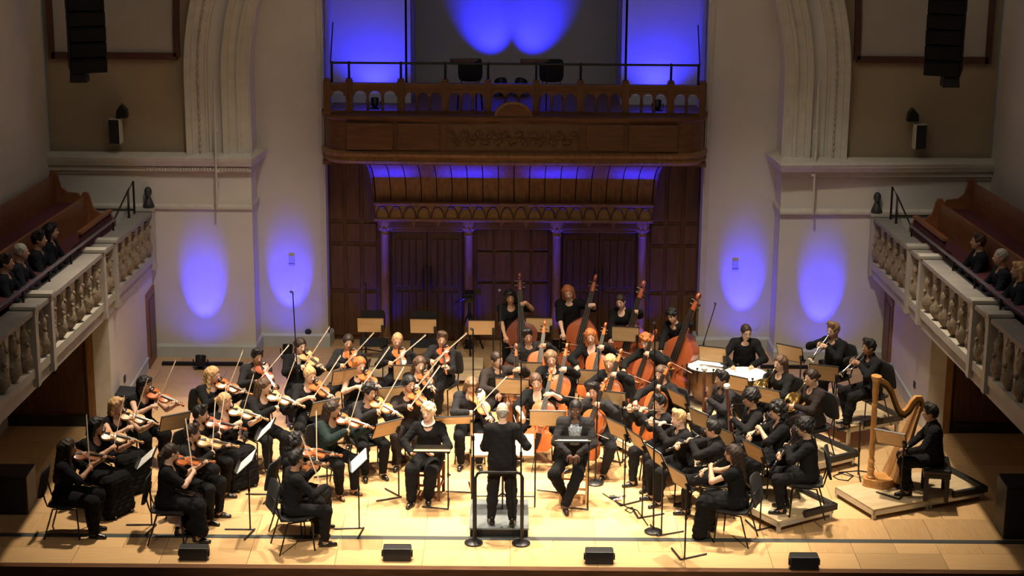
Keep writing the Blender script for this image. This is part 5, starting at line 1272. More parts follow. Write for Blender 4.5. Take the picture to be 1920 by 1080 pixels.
# --- first and second violins, left of the conductor
VL = [
 (128, 838, 'front left violinist with long dark hair and crossed legs', H_('verylong', 'darkbrown', fem=1, sleeve='elbow', skin='tan', wide=1, feet=((-.1, .3), (.14, .36))), 'brown', dict(d=-8, va=28, u=.3)),
 (181, 798, 'violinist in long skirt with dark bob at far left', H_('bob', 'black', fem=1, sleeve='half', skirt='long', skin='light', scoop=.05), 'pale', dict(d=-30)),
 (220, 760, 'blonde violinist in sleeveless dress at left', H_('bob', 'blond', fem=1, sleeve='none', skirt='long', skin='fair', scoop=.07), 'pale', dict(d=-34)),
 (272, 720, 'violinist with black hair and sleeveless top near left wall', H_('bob', 'black', fem=1, sleeve='none', skin='fair', scoop=.06, wide=1), 'orange', dict(d=-34)),
 (400, 702, 'violinist with waist-long blond hair', H_('verylong', 'blond', fem=1, skin='fair'), 'orange', dict(d=-22)),
 (482, 668, 'dark-haired male violinist at the back left', H_('short', 'black', skin='tan', top='charcoal', collar=1), 'red', dict(d=-45, pitch=-28)),
 (563, 648, 'violinist in black blazer and pale blouse', H_('lowbun', 'darkbrown', fem=1, skin='fair', jacket=1, shirtfront=1), 'pale', dict(d=-30)),
 (377, 775, 'male violinist with short dark hair beside the man in glasses', H_('short', 'black', skin='light', top='soft', collar=1), 'red', dict(d=-20)),
 (361, 811, 'male violinist in glasses at the second row', H_('short', 'darkbrown', skin='light', glasses=1, top='soft', collar=1), 'pale', dict(d=-22)),
 (321, 848, 'violinist with dark ponytail at the stage edge', H_('pony', 'darkbrown', fem=1, sleeve='half', skirt='culotte', skin='fair', feet=((-.12, .1), (.12, .36))), 'orange', dict(d=-8, va=28)),
 (422, 752, 'blonde violinist in v-neck and long skirt', H_('lowbun', 'blond', fem=1, skirt='long', skin='fair', sleeve='elbow', scoop=.08), 'pale', dict(d=-24)),
 (496, 724, 'violinist with long brown hair in dark suit', H_('long', 'brown', fem=1, skin='fair', top='soft'), 'pale', dict(d=-22)),
 (581, 703, 'violinist with blond topknot facing the hall', H_('bun', 'blond', fem=1, skin='fair', sleeve='elbow', top='soft'), 'orange', dict(d=-40)),
 (556, 830, 'violinist with curly dark hair behind the front desk man', H_('curlylong', 'black', fem=1, skin='tan', skirt='mid'), 'orange', dict(d=-26)),
 (556, 860, 'male violinist with his back turned at the front desk', H_('short', 'black', skin='tan', top='soft'), 'brown', dict(yaw=112, va=30, u=.5)),
 (624, 767, 'violinist in dark green cardigan and heels', H_('long', 'darkbrown', fem=1, skin='tan', top='green', bottom='black', heels=1, loose=1), 'orange', dict(d=-24)),
 (693, 735, 'male violinist with black curls', H_('curlyshort', 'black', skin='light', top='charcoal', bottom='black'), 'amber', dict(d=-30, u=.2)),
 (675, 684, 'violinist with strawberry hair and bare arms', H_('long', 'ginger', fem=1, sleeve='none', skin='fair', scoop=.04), 'orange', dict(d=-34)),
 (653, 641, 'back row violinist with dark tied hair', H_('lowbun', 'darkbrown', fem=1, skin='light', top='charcoal'), 'orange', dict(d=-48, pitch=-24)),
 (745, 638, 'back row violinist with short blond hair', H_('crop', 'blond', skin='light', top='soft', feet=((-.15, .3), (.15, .3))), 'orange', dict(d=-44, pitch=-30, u=.25, tip=24)),
 (829, 635, 'tall male violinist with brown hair in the back row', H_('short', 'brown', skin='light', top='charcoal', bottom='soft', collar=1), 'red', dict(d=-40, pitch=-24, u=.3, tip=24)),
 (768, 719, 'violinist with long straight black hair', H_('long', 'black', fem=1, skin='light', top='brownish'), 'orange', dict(d=-34)),
 (787, 683, 'violinist with brown hair half hidden by her scroll', H_('long', 'brown', fem=1, skin='fair', top='soft'), 'brown', dict(d=-34)),
]
for px, py, who, sp, col, kw in VL: violinist(px, py, who, sp, col, **kw)
violinist(884, 722, 'viola player with orange viola beside the conductor', H_('bob', 'lightbrown', fem=1, skin='fair', top='charcoal', bottom='black', head=(10, 30, 5)), 'amber', d=-10, kind='viola', pitch=-34, va=30, u=.3)

# --- cellos and basses
cellist(932, 674, 'large male cellist with shaved dark hair', H_('crop', 'darkbrown', skin='light', top='brownish', s=1.02, sw=1.12), 'brown', d=22, who2='large shaved cellist')
cellist(989, 629, 'dark-haired male cellist in the back row', H_('short', 'black', skin='tan', top='charcoal'), 'orange', d=10)
cellist(1033, 671, 'cellist with light brown hair behind the front desk', H_('long', 'lightbrown', fem=1, skin='fair'), 'orange', d=8, tx=-.1)
cellist(1005, 715, 'front desk cellist with dark hair and open neckline', H_('lowbun', 'brown', fem=1, skin='fair', scoop=.1, sleeve='elbow'), 'orange', d=6, tx=-.1, ey=.62)
cellist(1107, 630, 'cellist with long red hair', H_('verylong', 'ginger', fem=1, skin='fair', scoop=.08), 'orange', d=6)
cellist(1144, 679, 'cellist with long blond hair', H_('verylong', 'blond', fem=1, skin='fair'), 'orange', d=0, tx=-.09)
cellist(1211, 641, 'cellist with curly ginger hair', H_('curlyshort', 'ginger', skin='fair', top='soft'), 'red', d=-8, tx=-.1)
cellist(1114, 732, 'male cellist with black hair behind the seated man', H_('short', 'black', skin='light', top='charcoal'), 'orange', d=4, tx=-.12)
cellist(1239, 700, 'cellist with long brown hair beside the flutes', H_('long', 'brown', fem=1, skin='fair', top='soft'), 'orange', d=-6, tx=-.14)
BS = [(956, 556, 'bass player with dark tied hair', H_('bob', 'black', fem=1, skin='tan', sleeve='half', stand=1, bx=-.2, btx=-.12, s=.97), 'deep', 0),
      (1065, 548, 'bass player with long ginger hair', H_('long', 'ginger', skin='fair', sleeve='elbow', stand=1, bx=-.0, btx=-.34), 'red', 4),
      (1163, 565, 'bass player with hair pulled back', H_('lowbun', 'darkbrown', fem=1, skin='fair', sleeve='long', stand=1, bx=-.06, btx=-.34, s=.96), 'red', -4),
      (1260, 592, 'bass player bending over the rightmost bass', H_('curlyshort', 'black', skin='light', sleeve='long', stand=1, lean=16, bx=-.02, btx=-.42, s=.92), 'red', -8)]
for px, py, who, sp, col, d in BS:
    sp.setdefault('lean', 8); cellist(px, py, who, sp, col, d, 'bass', ch=False, u=.35, up=.25)

# --- woodwind, brass, percussion on the right
Z1, Z2, Z3 = .17, .17, .32
windplayer(1236, 755, 'male flautist with short black hair', H_('short', 'black', skin='light', top='soft', feet=((-.15, .36), (.12, .4))), 'flute', d=8)
windplayer(1272, 784, 'male flautist with blond hair', H_('short', 'blond', skin='fair', top='soft', feet=((-.12, .38), (.14, .36))), 'flute', d=8)
windplayer(1336, 804, 'male oboist in glasses at the front', H_('short', 'black', skin='light', top='soft', glasses=1, collar=1, feet=((-.12, .38), (.14, .36))), 'oboe', d=-8, ang=24)
windplayer(1373, 849, 'front oboist in long black dress', H_('long', 'darkbrown', fem=1, skin='light', sleeve='cap', skirt='long'), 'oboe', d=-10, ang=40)
windplayer(1353, 710, 'bassoonist with short black hair', H_('short', 'black', skin='tan', top='charcoal', collar=1), 'bassoon', d=-6, z0=Z1)
windplayer(1407, 747, 'bassoonist with wavy black hair', H_('curlybig', 'black', skin='tan', top='soft'), 'bassoon', d=-6, z0=Z1)
windplayer(1457, 770, 'clarinettist with long black curls', H_('curlylong', 'black', fem=1, skin='light', sleeve='elbow', skirt='mid'), 'clarinet', d=-4, z0=Z1, ang=48)
windplayer(1508, 802, 'clarinettist with shaggy black hair', H_('curlybig', 'black', skin='light', top='soft', feet=((-.1, .3), (.12, .26))), 'clarinet', d=-6, z0=Z1, ang=58)
windplayer(1462, 680, 'horn player with long brown hair', H_('long', 'brown', fem=1, skin='fair', top='soft'), 'horn', d=8, z0=Z2, gp='brass')
windplayer(1521, 707, 'horn player with dark tied hair', H_('lowbun', 'darkbrown', fem=1, skin='fair', top='brownish'), 'horn', d=4, z0=Z2, gp='brass')
windplayer(1562, 618, 'trumpeter in jacket by the back wall', H_('short', 'lightbrown', skin='fair', jacket=1, top='black', feet=((-.13, .34), (.12, .3))), 'trumpet', d=0, z0=Z3, ang=38, gp='brass')
windplayer(1629, 650, 'trumpeter with dark hair by the side door', H_('short', 'black', skin='tan', top='soft', collar=1, feet=((-.15, .45), (.08, .3))), 'trumpet', d=-8, z0=Z3, ang=36, gp='brass')
LAP = lambda p, dx=.0: ((V3(-.05 + dx, .28, p.P[2] + .12), V3(.5, .8, -.1), V3(0, 0, -1), .5, V3(-1, -.3, -.3)), (V3(.07 + dx, .3, p.P[2] + .13), V3(-.5, .8, -.1), V3(0, 0, -1), .5, V3(1, -.3, -.3)))
# timpanist with two drums
sp = H_('crop', 'darkbrown', skin='fair', jacket=1, glasses=1, collar=1, seat=.62, lean=14, head=(18, 14, 0))
p, M = place(1399, 622, sp, -6, 0, 0)
done(person(sp, M, (V3(-.1, .36, .84), V3(.3, .9, -.2), V3(0, 0, -1), .9, V3(-1, -.2, -.3)), (V3(.17, .42, .84), V3(-.2, .9, -.2), V3(0, 0, -1), .9, V3(1, -.2, -.3))), 'timpanist in glasses and black jacket behind the drums')
MALM = [('shaft', MB().tube([(0, -.05, 0), (0, .3, 0)], .006, 6).mesh('shaft', POSTW)), ('head', MB().ball((0, .31, 0), .02, 8, 6).mesh('head', WHITEC, 60))]
for sx, hp in ((-1, V3(-.1, .38, .86)), (1, V3(.17, .44, .86))):
    a = unit(V3(-sx * .2, .9, -.25)); n = unit(np.cross(V3(1, 0, 0), a)); assemble('timpani_mallet', MALM, M @ frame(np.cross(a, n), a, n, hp), 'timpani mallet in the %s hand of the timpanist' % ('left' if sx < 0 else 'right'), 'mallet')
ts = empty('drum_stool'); ts.matrix_world = M
MB().lathe([(.17, .5), (.18, .52), (.18, .57), (.16, .58)], 16).build('seat', BLACKF, ts, smooth=40)
for k in range(3): MB().tube([(0, 0, .45), (.24 * math.cos(k * 2.1), .24 * math.sin(k * 2.1), .01)], .012, 6).build('leg', BLACK, ts)
tag(ts, 'black stool under the timpanist', 'stool')
COPPER = mat('drum_copper', (.16, .09, .05), .35, .6); HEADW = mat('drum_skin', (.85, .83, .77), .5)
for px, py, r_, lb in ((1326, 685, .31, 'left kettledrum beside the rightmost bass'), (1397, 700, .35, 'right kettledrum under the timpanist\'s hands')):
    c = G(px, py, .82); dr = empty('kettledrum', (c.x, c.y, 0)); tag(dr, lb, 'timpani', 'kettledrums')
    MB().lathe([(.05, .2), (r_ * .6, .28), (r_ * .92, .5), (r_, .62), (r_, .78), (r_ * .97, .78)], 28).build('bowl', COPPER, dr, smooth=40)
    MB().lathe([(r_ * 1.0, .775), (r_ * .99, .815), (r_ * .3, .822), (.01, .822)], 28).build('drum_head', HEADW, dr, smooth=40)
    hp = MB().tube([(r_ * 1.03 * math.cos(t * math.pi / 16), r_ * 1.03 * math.sin(t * math.pi / 16), .8) for t in range(32)], .014, 6, closed=True); hp.build('hoop', BLACK, dr, smooth=50)
    for k in range(8):
        t = k * math.pi / 4 + .2; MB().tube([(r_ * 1.05 * math.cos(t), r_ * 1.05 * math.sin(t), .62), (r_ * 1.05 * math.cos(t), r_ * 1.05 * math.sin(t), .84)], .008, 6).box((r_ * 1.05 * math.cos(t), r_ * 1.05 * math.sin(t), .85), (.035, .012, .03)).build('tuning_rod', BLACK, dr)
    for k in range(4):
        t = k * math.pi / 2 + .4; MB().tube([(r_ * .98 * math.cos(t), r_ * .98 * math.sin(t), .62), (r_ * 1.02 * math.cos(t), r_ * 1.02 * math.sin(t), .02)], .013, 6).build('leg', BLACK, dr)
    MB().lathe([(.2, .02), (.2, .06), (.05, .08), (.05, .22)], 16).build('base', BLACK, dr, smooth=40)

# --- soloists and conductor
sp = H_('curlyshort', 'fairgrey', fem=1, skin='fair', whitecollar=1, wide=1, lean=0, head=(-12, 0, 0), feet=((-.05, .28), (.16, .42)), tunic=1)
p, M = place(803, 773, sp, -8); l, r = LAP(p)
l = (V3(-.1, .3, .72), V3(.5, .8, .2), V3(0, 0, 1), .3, V3(-1, -.3, -.3)); r = (V3(.16, .3, .72), V3(-.5, .8, .2), V3(0, 0, 1), .3, V3(1, -.3, -.3))
done(person(sp, M, l, r), 'seated woman with short fair hair and white collar left of the conductor')
def woodchair(M, label, seatc, hz=.46, back=False):
    o = empty('wooden_chair'); o.matrix_world = M; tag(o, label, 'chair')
    MB().b2((-.2, -.22, hz - .05), (.2, .2, hz - .02)).build('seat', seatc, o, bevel=.01)
    for sx in (-1, 1):
        for sy in (-1, 1): MB().b2((sx * .18 - .02, sy * .19 - .02, 0), (sx * .18 + .02, sy * .19 + .02, hz - .05)).build('leg', POSTW if seatc != DRED else DWOOD, o)
        MB().b2((sx * .18 - .012, -.18, .16), (sx * .18 + .012, .18, .19)).build('stretcher', POSTW if seatc != DRED else mat('chair_red', (.25, .03, .03), .5), o)
    for sy in (-1, 1): MB().b2((-.18, sy * .19 - .012, .2), (.18, sy * .19 + .012, .23)).build('stretcher', POSTW if seatc != DRED else mat('chair_red', (.25, .03, .03), .5), o)
    if back: MB().b2((-.2, -.24, hz), (-.16, -.2, hz + .4)).b2((.16, -.24, hz), (.2, -.2, hz + .4)).b2((-.2, -.24, hz + .25), (.2, -.21, hz + .4)).build('back', DWOOD, o)
woodchair(M, 'dark chair with red stretchers under the seated woman', DRED, back=True)
sp = H_('crop', 'black', skin='dark', top='charcoal', bottom='black', lean=2, head=(0, 16, 0), seat=.56, feet=((.1, .5), (.12, .14)), knee=.5, collar=1, s=1.04, sw=1.08)
p, M = place(1079, 766, sp, -4)
root = person(sp, M, (V3(-.03, .27, .72), V3(.5, .7, -.5), V3(0, 0, -1), .8, V3(-1, -.2, -.3)), (V3(.05, .28, .72), V3(-.5, .7, -.5), V3(0, 0, -1), .8, V3(1, -.2, -.3)))
done(root, 'seated man in black shirt with pale embroidered front right of the conductor')
pb = MB(); EMB = mat('embroidery', (.36, .43, .5), .8, noise=(38, (.09, .11, .14), (1, 1, 1)))
vs = []; fs = []
for i in range(9):
    t = i / 8; c = p.waist * t + (p.neck - p.up * .05) * (1 - t)
    for j in range(5):
        u = (j / 4 - .5) * 2; w_ = .1 * (1 - .35 * t); dp = .155 - .03 * u * u + (.0 if t > .25 else -.045 * (1 - t / .25))
        vs.append(c + p.rt * u * w_ + p.fw * dp)
for i in range(8):
    for j in range(4): fs.append((i * 5 + j, i * 5 + j + 1, (i + 1) * 5 + j + 1, (i + 1) * 5 + j))
eo = MB().add(vs, fs).build('embroidered_panel', EMB, root, smooth=60); sd = eo.modifiers.new('s', 'SOLIDIFY'); sd.thickness = .02; sd.offset = -1
woodchair(M, 'tall beech stool under the seated man', POSTW, hz=.56)
# conductor on the podium
pd = empty('conductor_podium'); tag(pd, 'low grey carpeted podium under the conductor', 'podium')
MB().b2((-.53, 23.58, 0), (.235, 24.56, .1)).build('base', BLACK, pd); MB().b2((-.54, 23.56, .1), (.245, 24.58, .13)).build('carpet_top', GREYC, pd, bevel=.008)
sp = H_('bald', 'grey', skin='fair', stand=1, jacket=1, top='soft', lean=3, s=.985, stance=.14, fy=(.04, -.03), head=(0, 14, 0))
p, M = place(942, 771, sp, 182, 0, .13)
done(person(sp, M, (V3(-.1, .3, .98), V3(.3, .9, .1), V3(1, 0, 0), .6, V3(-.7, -.4, -1)), (V3(.26, .24, 1.16), V3(-.1, .6, .8), V3(-.9, .2, 0), .7, V3(.7, -.3, -1))), 'balding conductor in black standing on the podium with his back to the hall')
tag(assemble('baton', [('shaft', MB().tube([(0, 0, 0), (0, .36, 0)], [.004, .0015], 6).mesh('shaft', PAPER)), ('grip', MB().ball((0, -.01, 0), (.01, .025, .01), 8, 6).mesh('grip', POSTW, 60))], M @ frame(V3(1, 0, 0), unit(V3(-.25, .8, .2)), unit(np.cross(V3(1, 0, 0), unit(V3(-.25, .8, .2)))), V3(.22, .33, 1.22)), 'thin white baton in the conductor\'s right hand', 'baton'))
gr = empty('podium_rail'); tag(gr, 'black tubular safety rail at the back of the podium', 'rail')
a, b = G(892, 995), G(979, 997)
MB().tube([(a.x, 23.5, 0), (a.x, 23.5, .86), (a.x + .03, 23.5, .92), (a.x + .08, 23.5, .94), (b.x - .08, 23.5, .94), (b.x - .03, 23.5, .92), (b.x, 23.5, .86), (b.x, 23.5, 0)], .02, 8).build('hoop', BLACK, gr, smooth=60)
fg = empty('podium_front_frame'); tag(fg, 'thin black frame standing at the front of the podium', 'frame')
a, b = G(884, 962), G(1003, 962)
MB().tube([(a.x, 24.62, 0), (a.x, 24.62, 1.05)], .013, 6).build('post', BLACK, fg); MB().tube([(b.x, 24.62, 0), (b.x, 24.62, 1.0)], .013, 6).build('post', BLACK, fg); MB().tube([(a.x, 24.62, .16), (b.x, 24.62, .16)], .013, 6).build('cross_bar', BLACK, fg)
cd_ = empty('conductor_desk', (.0, 0, 0)); c = G(943, 833, 1.0); cd_.location = (c.x, c.y, 0); tag(cd_, 'wide wooden conductor\'s desk on a black tripod before the podium', 'music stand')
T = Matrix.Translation((0, 0, .98)) @ Matrix.Rotation(R(180), 4, 'Z') @ Matrix.Rotation(R(62), 4, 'X')
MB().b2((-.42, -.012, -.2), (.42, .0, .22), 0, T).build('desk', mat('desk_oak', (.34, .19, .08), .5, noise=(4, (.4, .23, .1), (.7, 6, 6))), cd_, bevel=.004); MB().b2((-.42, 0, -.21), (.42, .04, -.2), 0, T).build('ledge', DESKW, cd_)
MB().tube([(0, 0, .25), (0, 0, .98)], .018, 8).build('pole', BLACK, cd_, smooth=60)
for k in range(3): t = k * 2.094 + .52; MB().tube([(0, 0, .3), (.3 * math.cos(t), .3 * math.sin(t), .01)], .012, 6).build('leg', BLACK, cd_)
sc = MB()
for q in (-1, 1): sc.b2((q * .005, .003, -.17), (q * .15, .012, .1), 0, T)
o = sc.build('conductor_score', PAPER); o.location = cd_.location; tag(o, 'open white score on the conductor\'s desk', 'score')
# ================================================================== HARP, RISERS, STANDS, MICROPHONES
def riser(c0, ang, w_, d_, z, label, rails=(), mods=1):
    """c0: front corner on the floor; ang: direction of the width edge"""
    o = empty('stage_riser', (c0[0], c0[1], 0), R(ang)); tag(o, label, 'riser', 'stage risers')
    for k in range(mods):
        x0, x1 = w_ * k / mods, w_ * (k + 1) / mods
        MB().b2((x0 + .005, .005, z - .025), (x1 - .005, d_ - .005, z)).build('deck', RISERW, o)
        MB().b2((x0, 0, z - .09), (x1, .03, z - .026)).b2((x0, d_ - .03, z - .09), (x1, d_, z - .026)).b2((x0, 0, z - .09), (x0 + .03, d_, z - .026)).b2((x1 - .03, 0, z - .09), (x1, d_, z - .026)).build('frame', ALU, o)
        for xx in (x0 + .03, x1 - .03):
            for yy in (.03, d_ - .03): MB().b2((xx - .022, yy - .022, 0), (xx + .022, yy + .022, z - .03)).build('leg', ALU, o)
    for (x0, y0, x1, y1) in rails: MB().b2((x0, y0, z - .03), (x1, y1, z + .06)).build('edge_rail', BLACKP, o, bevel=.006)
    return o
def rz_of(a, b): return math.degrees(math.atan2(b.y - a.y, b.x - a.x))
# harp platform
ZH = .15
a, b, l = G(1638, 956, ZH), G(1846, 918, ZH), G(1563.5, 913, ZH)
an = rz_of(a, b); wH = (b - a).length; dH = (l - a).length
riser(a, an, wH, dH, ZH, 'low double wooden platform carrying the harp', ((wH - .04, -.02, wH + .03, dH), (wH - .55, -.04, wH + .03, .02)), 2)
# clarinet / bassoon riser
a, b = G(1460, 978, Z1), G(1563, 951, Z1)
an1 = rz_of(a, b); w1 = (b - a).length
riser(a, an1, w1, 1.9, Z1, 'front wooden riser under the clarinettists', ((w1 - .03, -.02, w1 + .04, 1.9), (w1 * .45, -.04, w1 + .04, .02)))
ud = Vector((math.cos(R(an1)), math.sin(R(an1)))); vd = Vector((-ud.y, ud.x))
a2 = Vector((a.x, a.y)) + vd * 1.92
riser(a2, an1, w1, 1.9, Z1, 'wooden riser under the bassoonists', ())
c = G(1604, 852, Z2); w2 = 1.0
a3 = Vector((c.x, c.y)) - ud * w2
riser(a3, an1, w2, 1.9, Z2, 'middle wooden riser ending beside the harp column', ((w2 - .03, -.02, w2 + .04, 1.9), (w2 * .45, -.04, w2 + .04, .02)))
a4 = a3 + vd * 1.92
riser(a4, an1, w2, 1.9, Z2, 'wooden riser under the horn players', ())
a, b, l = G(1591, 801, Z3), G(1687, 784, Z3), G(1538, 786, Z3)
an3 = rz_of(a, b); w3 = (b - a).length
riser(a, an3, w3 , 1.6, Z3, 'tall wooden riser under the trumpeters', ((w3 - .03, -.02, w3 + .04, 1.6), (w3 * .3, -.04, w3 + .04, .0)))
# risers behind the violins and under the back desks
for px0, px1, py, lb in ((690, 800, 697, 'long low riser behind the second violins'), (806, 905, 703, 'low riser beside the back row violinist and camera tripod')):
    a = G(px0, py, .2); b = G(px1, py, .2)
    riser(a, 0, b.x - a.x, .95, .2, lb)

# --- harp
HW = mat('harp_gilt', (.62, .31, .09), .35, noise=(8, (.5, .23, .06), (2, 2, .4)), coat=.4); HS = mat('harp_soundboard', (.55, .3, .12), .4, noise=(6, (.4, .19, .065), (5, 5, .4)), coat=.3)
fo = G(1640, 918, ZH); tc = G(1631, 910, ZH)
hp = empty('harp', (tc.x, tc.y, ZH), R(12)); hp.scale = (.78, 1, 1.02); tag(hp, 'golden concert harp with fluted column on the right platform', 'harp')
CHT = 1.58
MB().lathe([(.075, .1), (.08, .14), (.055, .16), (.06, .22), (.07, .25), (.05, .28), (.055, .34), (.065, .36), (.05, .39), (.042, .42), (.04, 1.0), (.042, 1.12), (.055, 1.14), (.055, 1.17), (.042, 1.19), (.048, 1.24), (.06, 1.36), (.062, 1.38), (.055, 1.4), (.06, 1.47), (.075, 1.53), (.09, 1.55), (.09, CHT), (.03, CHT + .02)], 20).build('column', HW, hp, smooth=35)
fl_ = MB()
for k in range(12): t = k * math.pi / 6; fl_.tube([(.041 * math.cos(t), .041 * math.sin(t), .44), (.041 * math.cos(t), .041 * math.sin(t), 1.1)], .007, 5)
fl_.build('fluting', HW, hp)
# base pedestal box with scalloped outline
pl = []
for k in range(28):
    t = 2 * math.pi * k / 28; r_ = 1 + .08 * math.cos(4 * t + .4); pl.append((.2 + .3 * r_ * math.cos(t), .17 * r_ * math.sin(t)))
MB().prism(pl, .02, .1).prism([(x * 1.06 - .012, y * 1.08) for x, y in pl], .0, .03).prism([(x * 1.04 - .008, y * 1.05) for x, y in pl], .095, .115).build('base', HW, hp, bevel=.006)
for k in range(7): MB().b2((.46 + .0, -.1 + k * .033 - .008, .05), (.56, -.1 + k * .033 + .008, .065)).build('pedal', BRASS, hp)
# soundbox: slanted, widening downwards, rounded back
ft, tp = V3(.36, 0, .1), V3(.83, 0, 1.12)
ax = unit(tp - ft); bk = unit(V3(ax[2], 0, -ax[0]))
m = MB(); vs = []; fs = []; nS, nR = 10, 12
for i in range(nS):
    t = i / (nS - 1); c = ft + (tp - ft) * t; hw = .22 * (1 - t) + .065 * t; dp = .2 * (1 - t) + .08 * t
    for j in range(nR):
        a_ = math.pi * j / (nR - 1); vs.append(c + V3(0, math.cos(a_) * hw, 0) + bk * math.sin(a_) * dp)
for i in range(nS - 1):
    for j in range(nR - 1): fs.append((i * nR + j, i * nR + j + 1, (i + 1) * nR + j + 1, (i + 1) * nR + j))
fs += [tuple(range(nR)), tuple((nS - 1) * nR + j for j in range(nR - 1, -1, -1))]
m.add(vs, fs).build('soundbox', HW, hp, smooth=40)
hw0, hw1 = .24, .075
sb = MB().add([ft + V3(0, -hw0, 0) - bk * .01, ft + V3(0, hw0, 0) - bk * .01, tp + V3(0, hw1, 0) - bk * .01, tp + V3(0, -hw1, 0) - bk * .01, ft + V3(0, -hw0, 0) + bk * .012, ft + V3(0, hw0, 0) + bk * .012, tp + V3(0, hw1, 0) + bk * .012, tp + V3(0, -hw1, 0) + bk * .012],
              [(0, 1, 2, 3), (4, 7, 6, 5), (0, 4, 5, 1), (1, 5, 6, 2), (2, 6, 7, 3), (3, 7, 4, 0)]).build('soundboard', HS, hp)
MB().tube([ft - bk * .015, tp - bk * .015], .012, 6).build('string_rib', HW, hp)
# neck: the S curve from the column top to the soundbox shoulder
nk = [(.0, 1.5), (.1, 1.49), (.2, 1.44), (.28, 1.35), (.34, 1.24), (.4, 1.13), (.47, 1.04), (.56, 1.01), (.64, 1.06), (.71, 1.15), (.78, 1.21), (.85, 1.21), (.88, 1.15), (.86, 1.07), (.8, 1.02)]
def neckrib(w0, w1, y0, y1, name, mt, up):
    vs = []; n = len(nk)
    for i, (x, z) in enumerate(nk):
        a_ = V3(*nk[max(i - 1, 0)]) if 0 else np.array(nk[max(i - 1, 0)]); b_ = np.array(nk[min(i + 1, n - 1)]); d = unit(b_ - a_); nr = np.array([-d[1], d[0]])
        for q, y in ((w0, y0), (w1, y0), (w1, y1), (w0, y1)): pt = np.array([x, z]) + nr * q; vs.append((pt[0], y, pt[1]))
    fs = [(0, 1, 2, 3), tuple((n - 1) * 4 + k for k in (3, 2, 1, 0))]
    for i in range(n - 1):
        for k in range(4): fs.append((i * 4 + k, (i + 1) * 4 + k, (i + 1) * 4 + (k + 1) % 4, i * 4 + (k + 1) % 4))
    return MB().add(vs, fs).build(name, mt, hp, smooth=50)
neckrib(-.045, .045, -.03, .03, 'neck', HW, 0); neckrib(-.055, -.01, -.042, -.028, 'mechanism_plate', BRASS, 0); neckrib(.03, .05, -.036, .036, 'neck_moulding', HW, 0)
hs = MB(); 
for k in range(34):
    t = k / 33; i = t * 8.6 + .6; i0 = int(i); f_ = i - i0; top = np.array(nk[i0]) * (1 - f_) + np.array(nk[i0 + 1]) * f_
    bt = ft + (tp - ft) * (.02 + t * .9)
    hs.tube([(top[0], -.035, top[1] - .04), (bt[0], 0, bt[2])], .0013, 4)
hs.build('strings', mat('gut_string', (.5, .45, .36), .5), hp)
pn = MB()
for k in range(30):
    t = k / 29 * 8.4 + .6; i0 = int(t); f_ = t - i0; q = np.array(nk[i0]) * (1 - f_) + np.array(nk[i0 + 1]) * f_
    pn.tube([(q[0], -.055, q[1] + .012), (q[0], .05, q[1] + .012)], .005, 5)
pn.build('tuning_pins', CHROME, hp)
# harpist and bench
sp = H_('short', 'black', skin='light', top='soft', collar=1, lean=6, head=(0, 6, 0), seat=.45, feet=((-.1, .3), (.13, .26)))
p, M = place(1744, 773, sp, -98, 0, ZH)
done(person(sp, M, (V3(-.13, .36, .64), V3(.2, .9, -.3), V3(0, 0, -1), .5, V3(-1, -.2, -.4)), (V3(.15, .34, .62), V3(-.2, .9, -.3), V3(0, 0, -1), .5, V3(1, -.2, -.4))), 'harpist in black shirt with hands on his knees')
bn = empty('harp_bench'); bn.matrix_world = M @ Matrix.Translation((0, -.1, 0)); tag(bn, 'black buttoned bench under the harpist', 'bench')
MB().b2((-.3, -.18, .4), (.3, .2, .47)).build('cushion', mat('bench_leather', (.014, .014, .015), .35), bn, bevel=.025); MB().b2((-.29, -.17, .34), (.29, .19, .4)).build('apron', BLACKP, bn)
for sx in (-1, 1):
    for sy in (-.13, .15): MB().b2((sx * .25 - .03, sy - .03, 0), (sx * .25 + .03, sy + .03, .34)).build('leg', BLACKP, bn, bevel=.006)

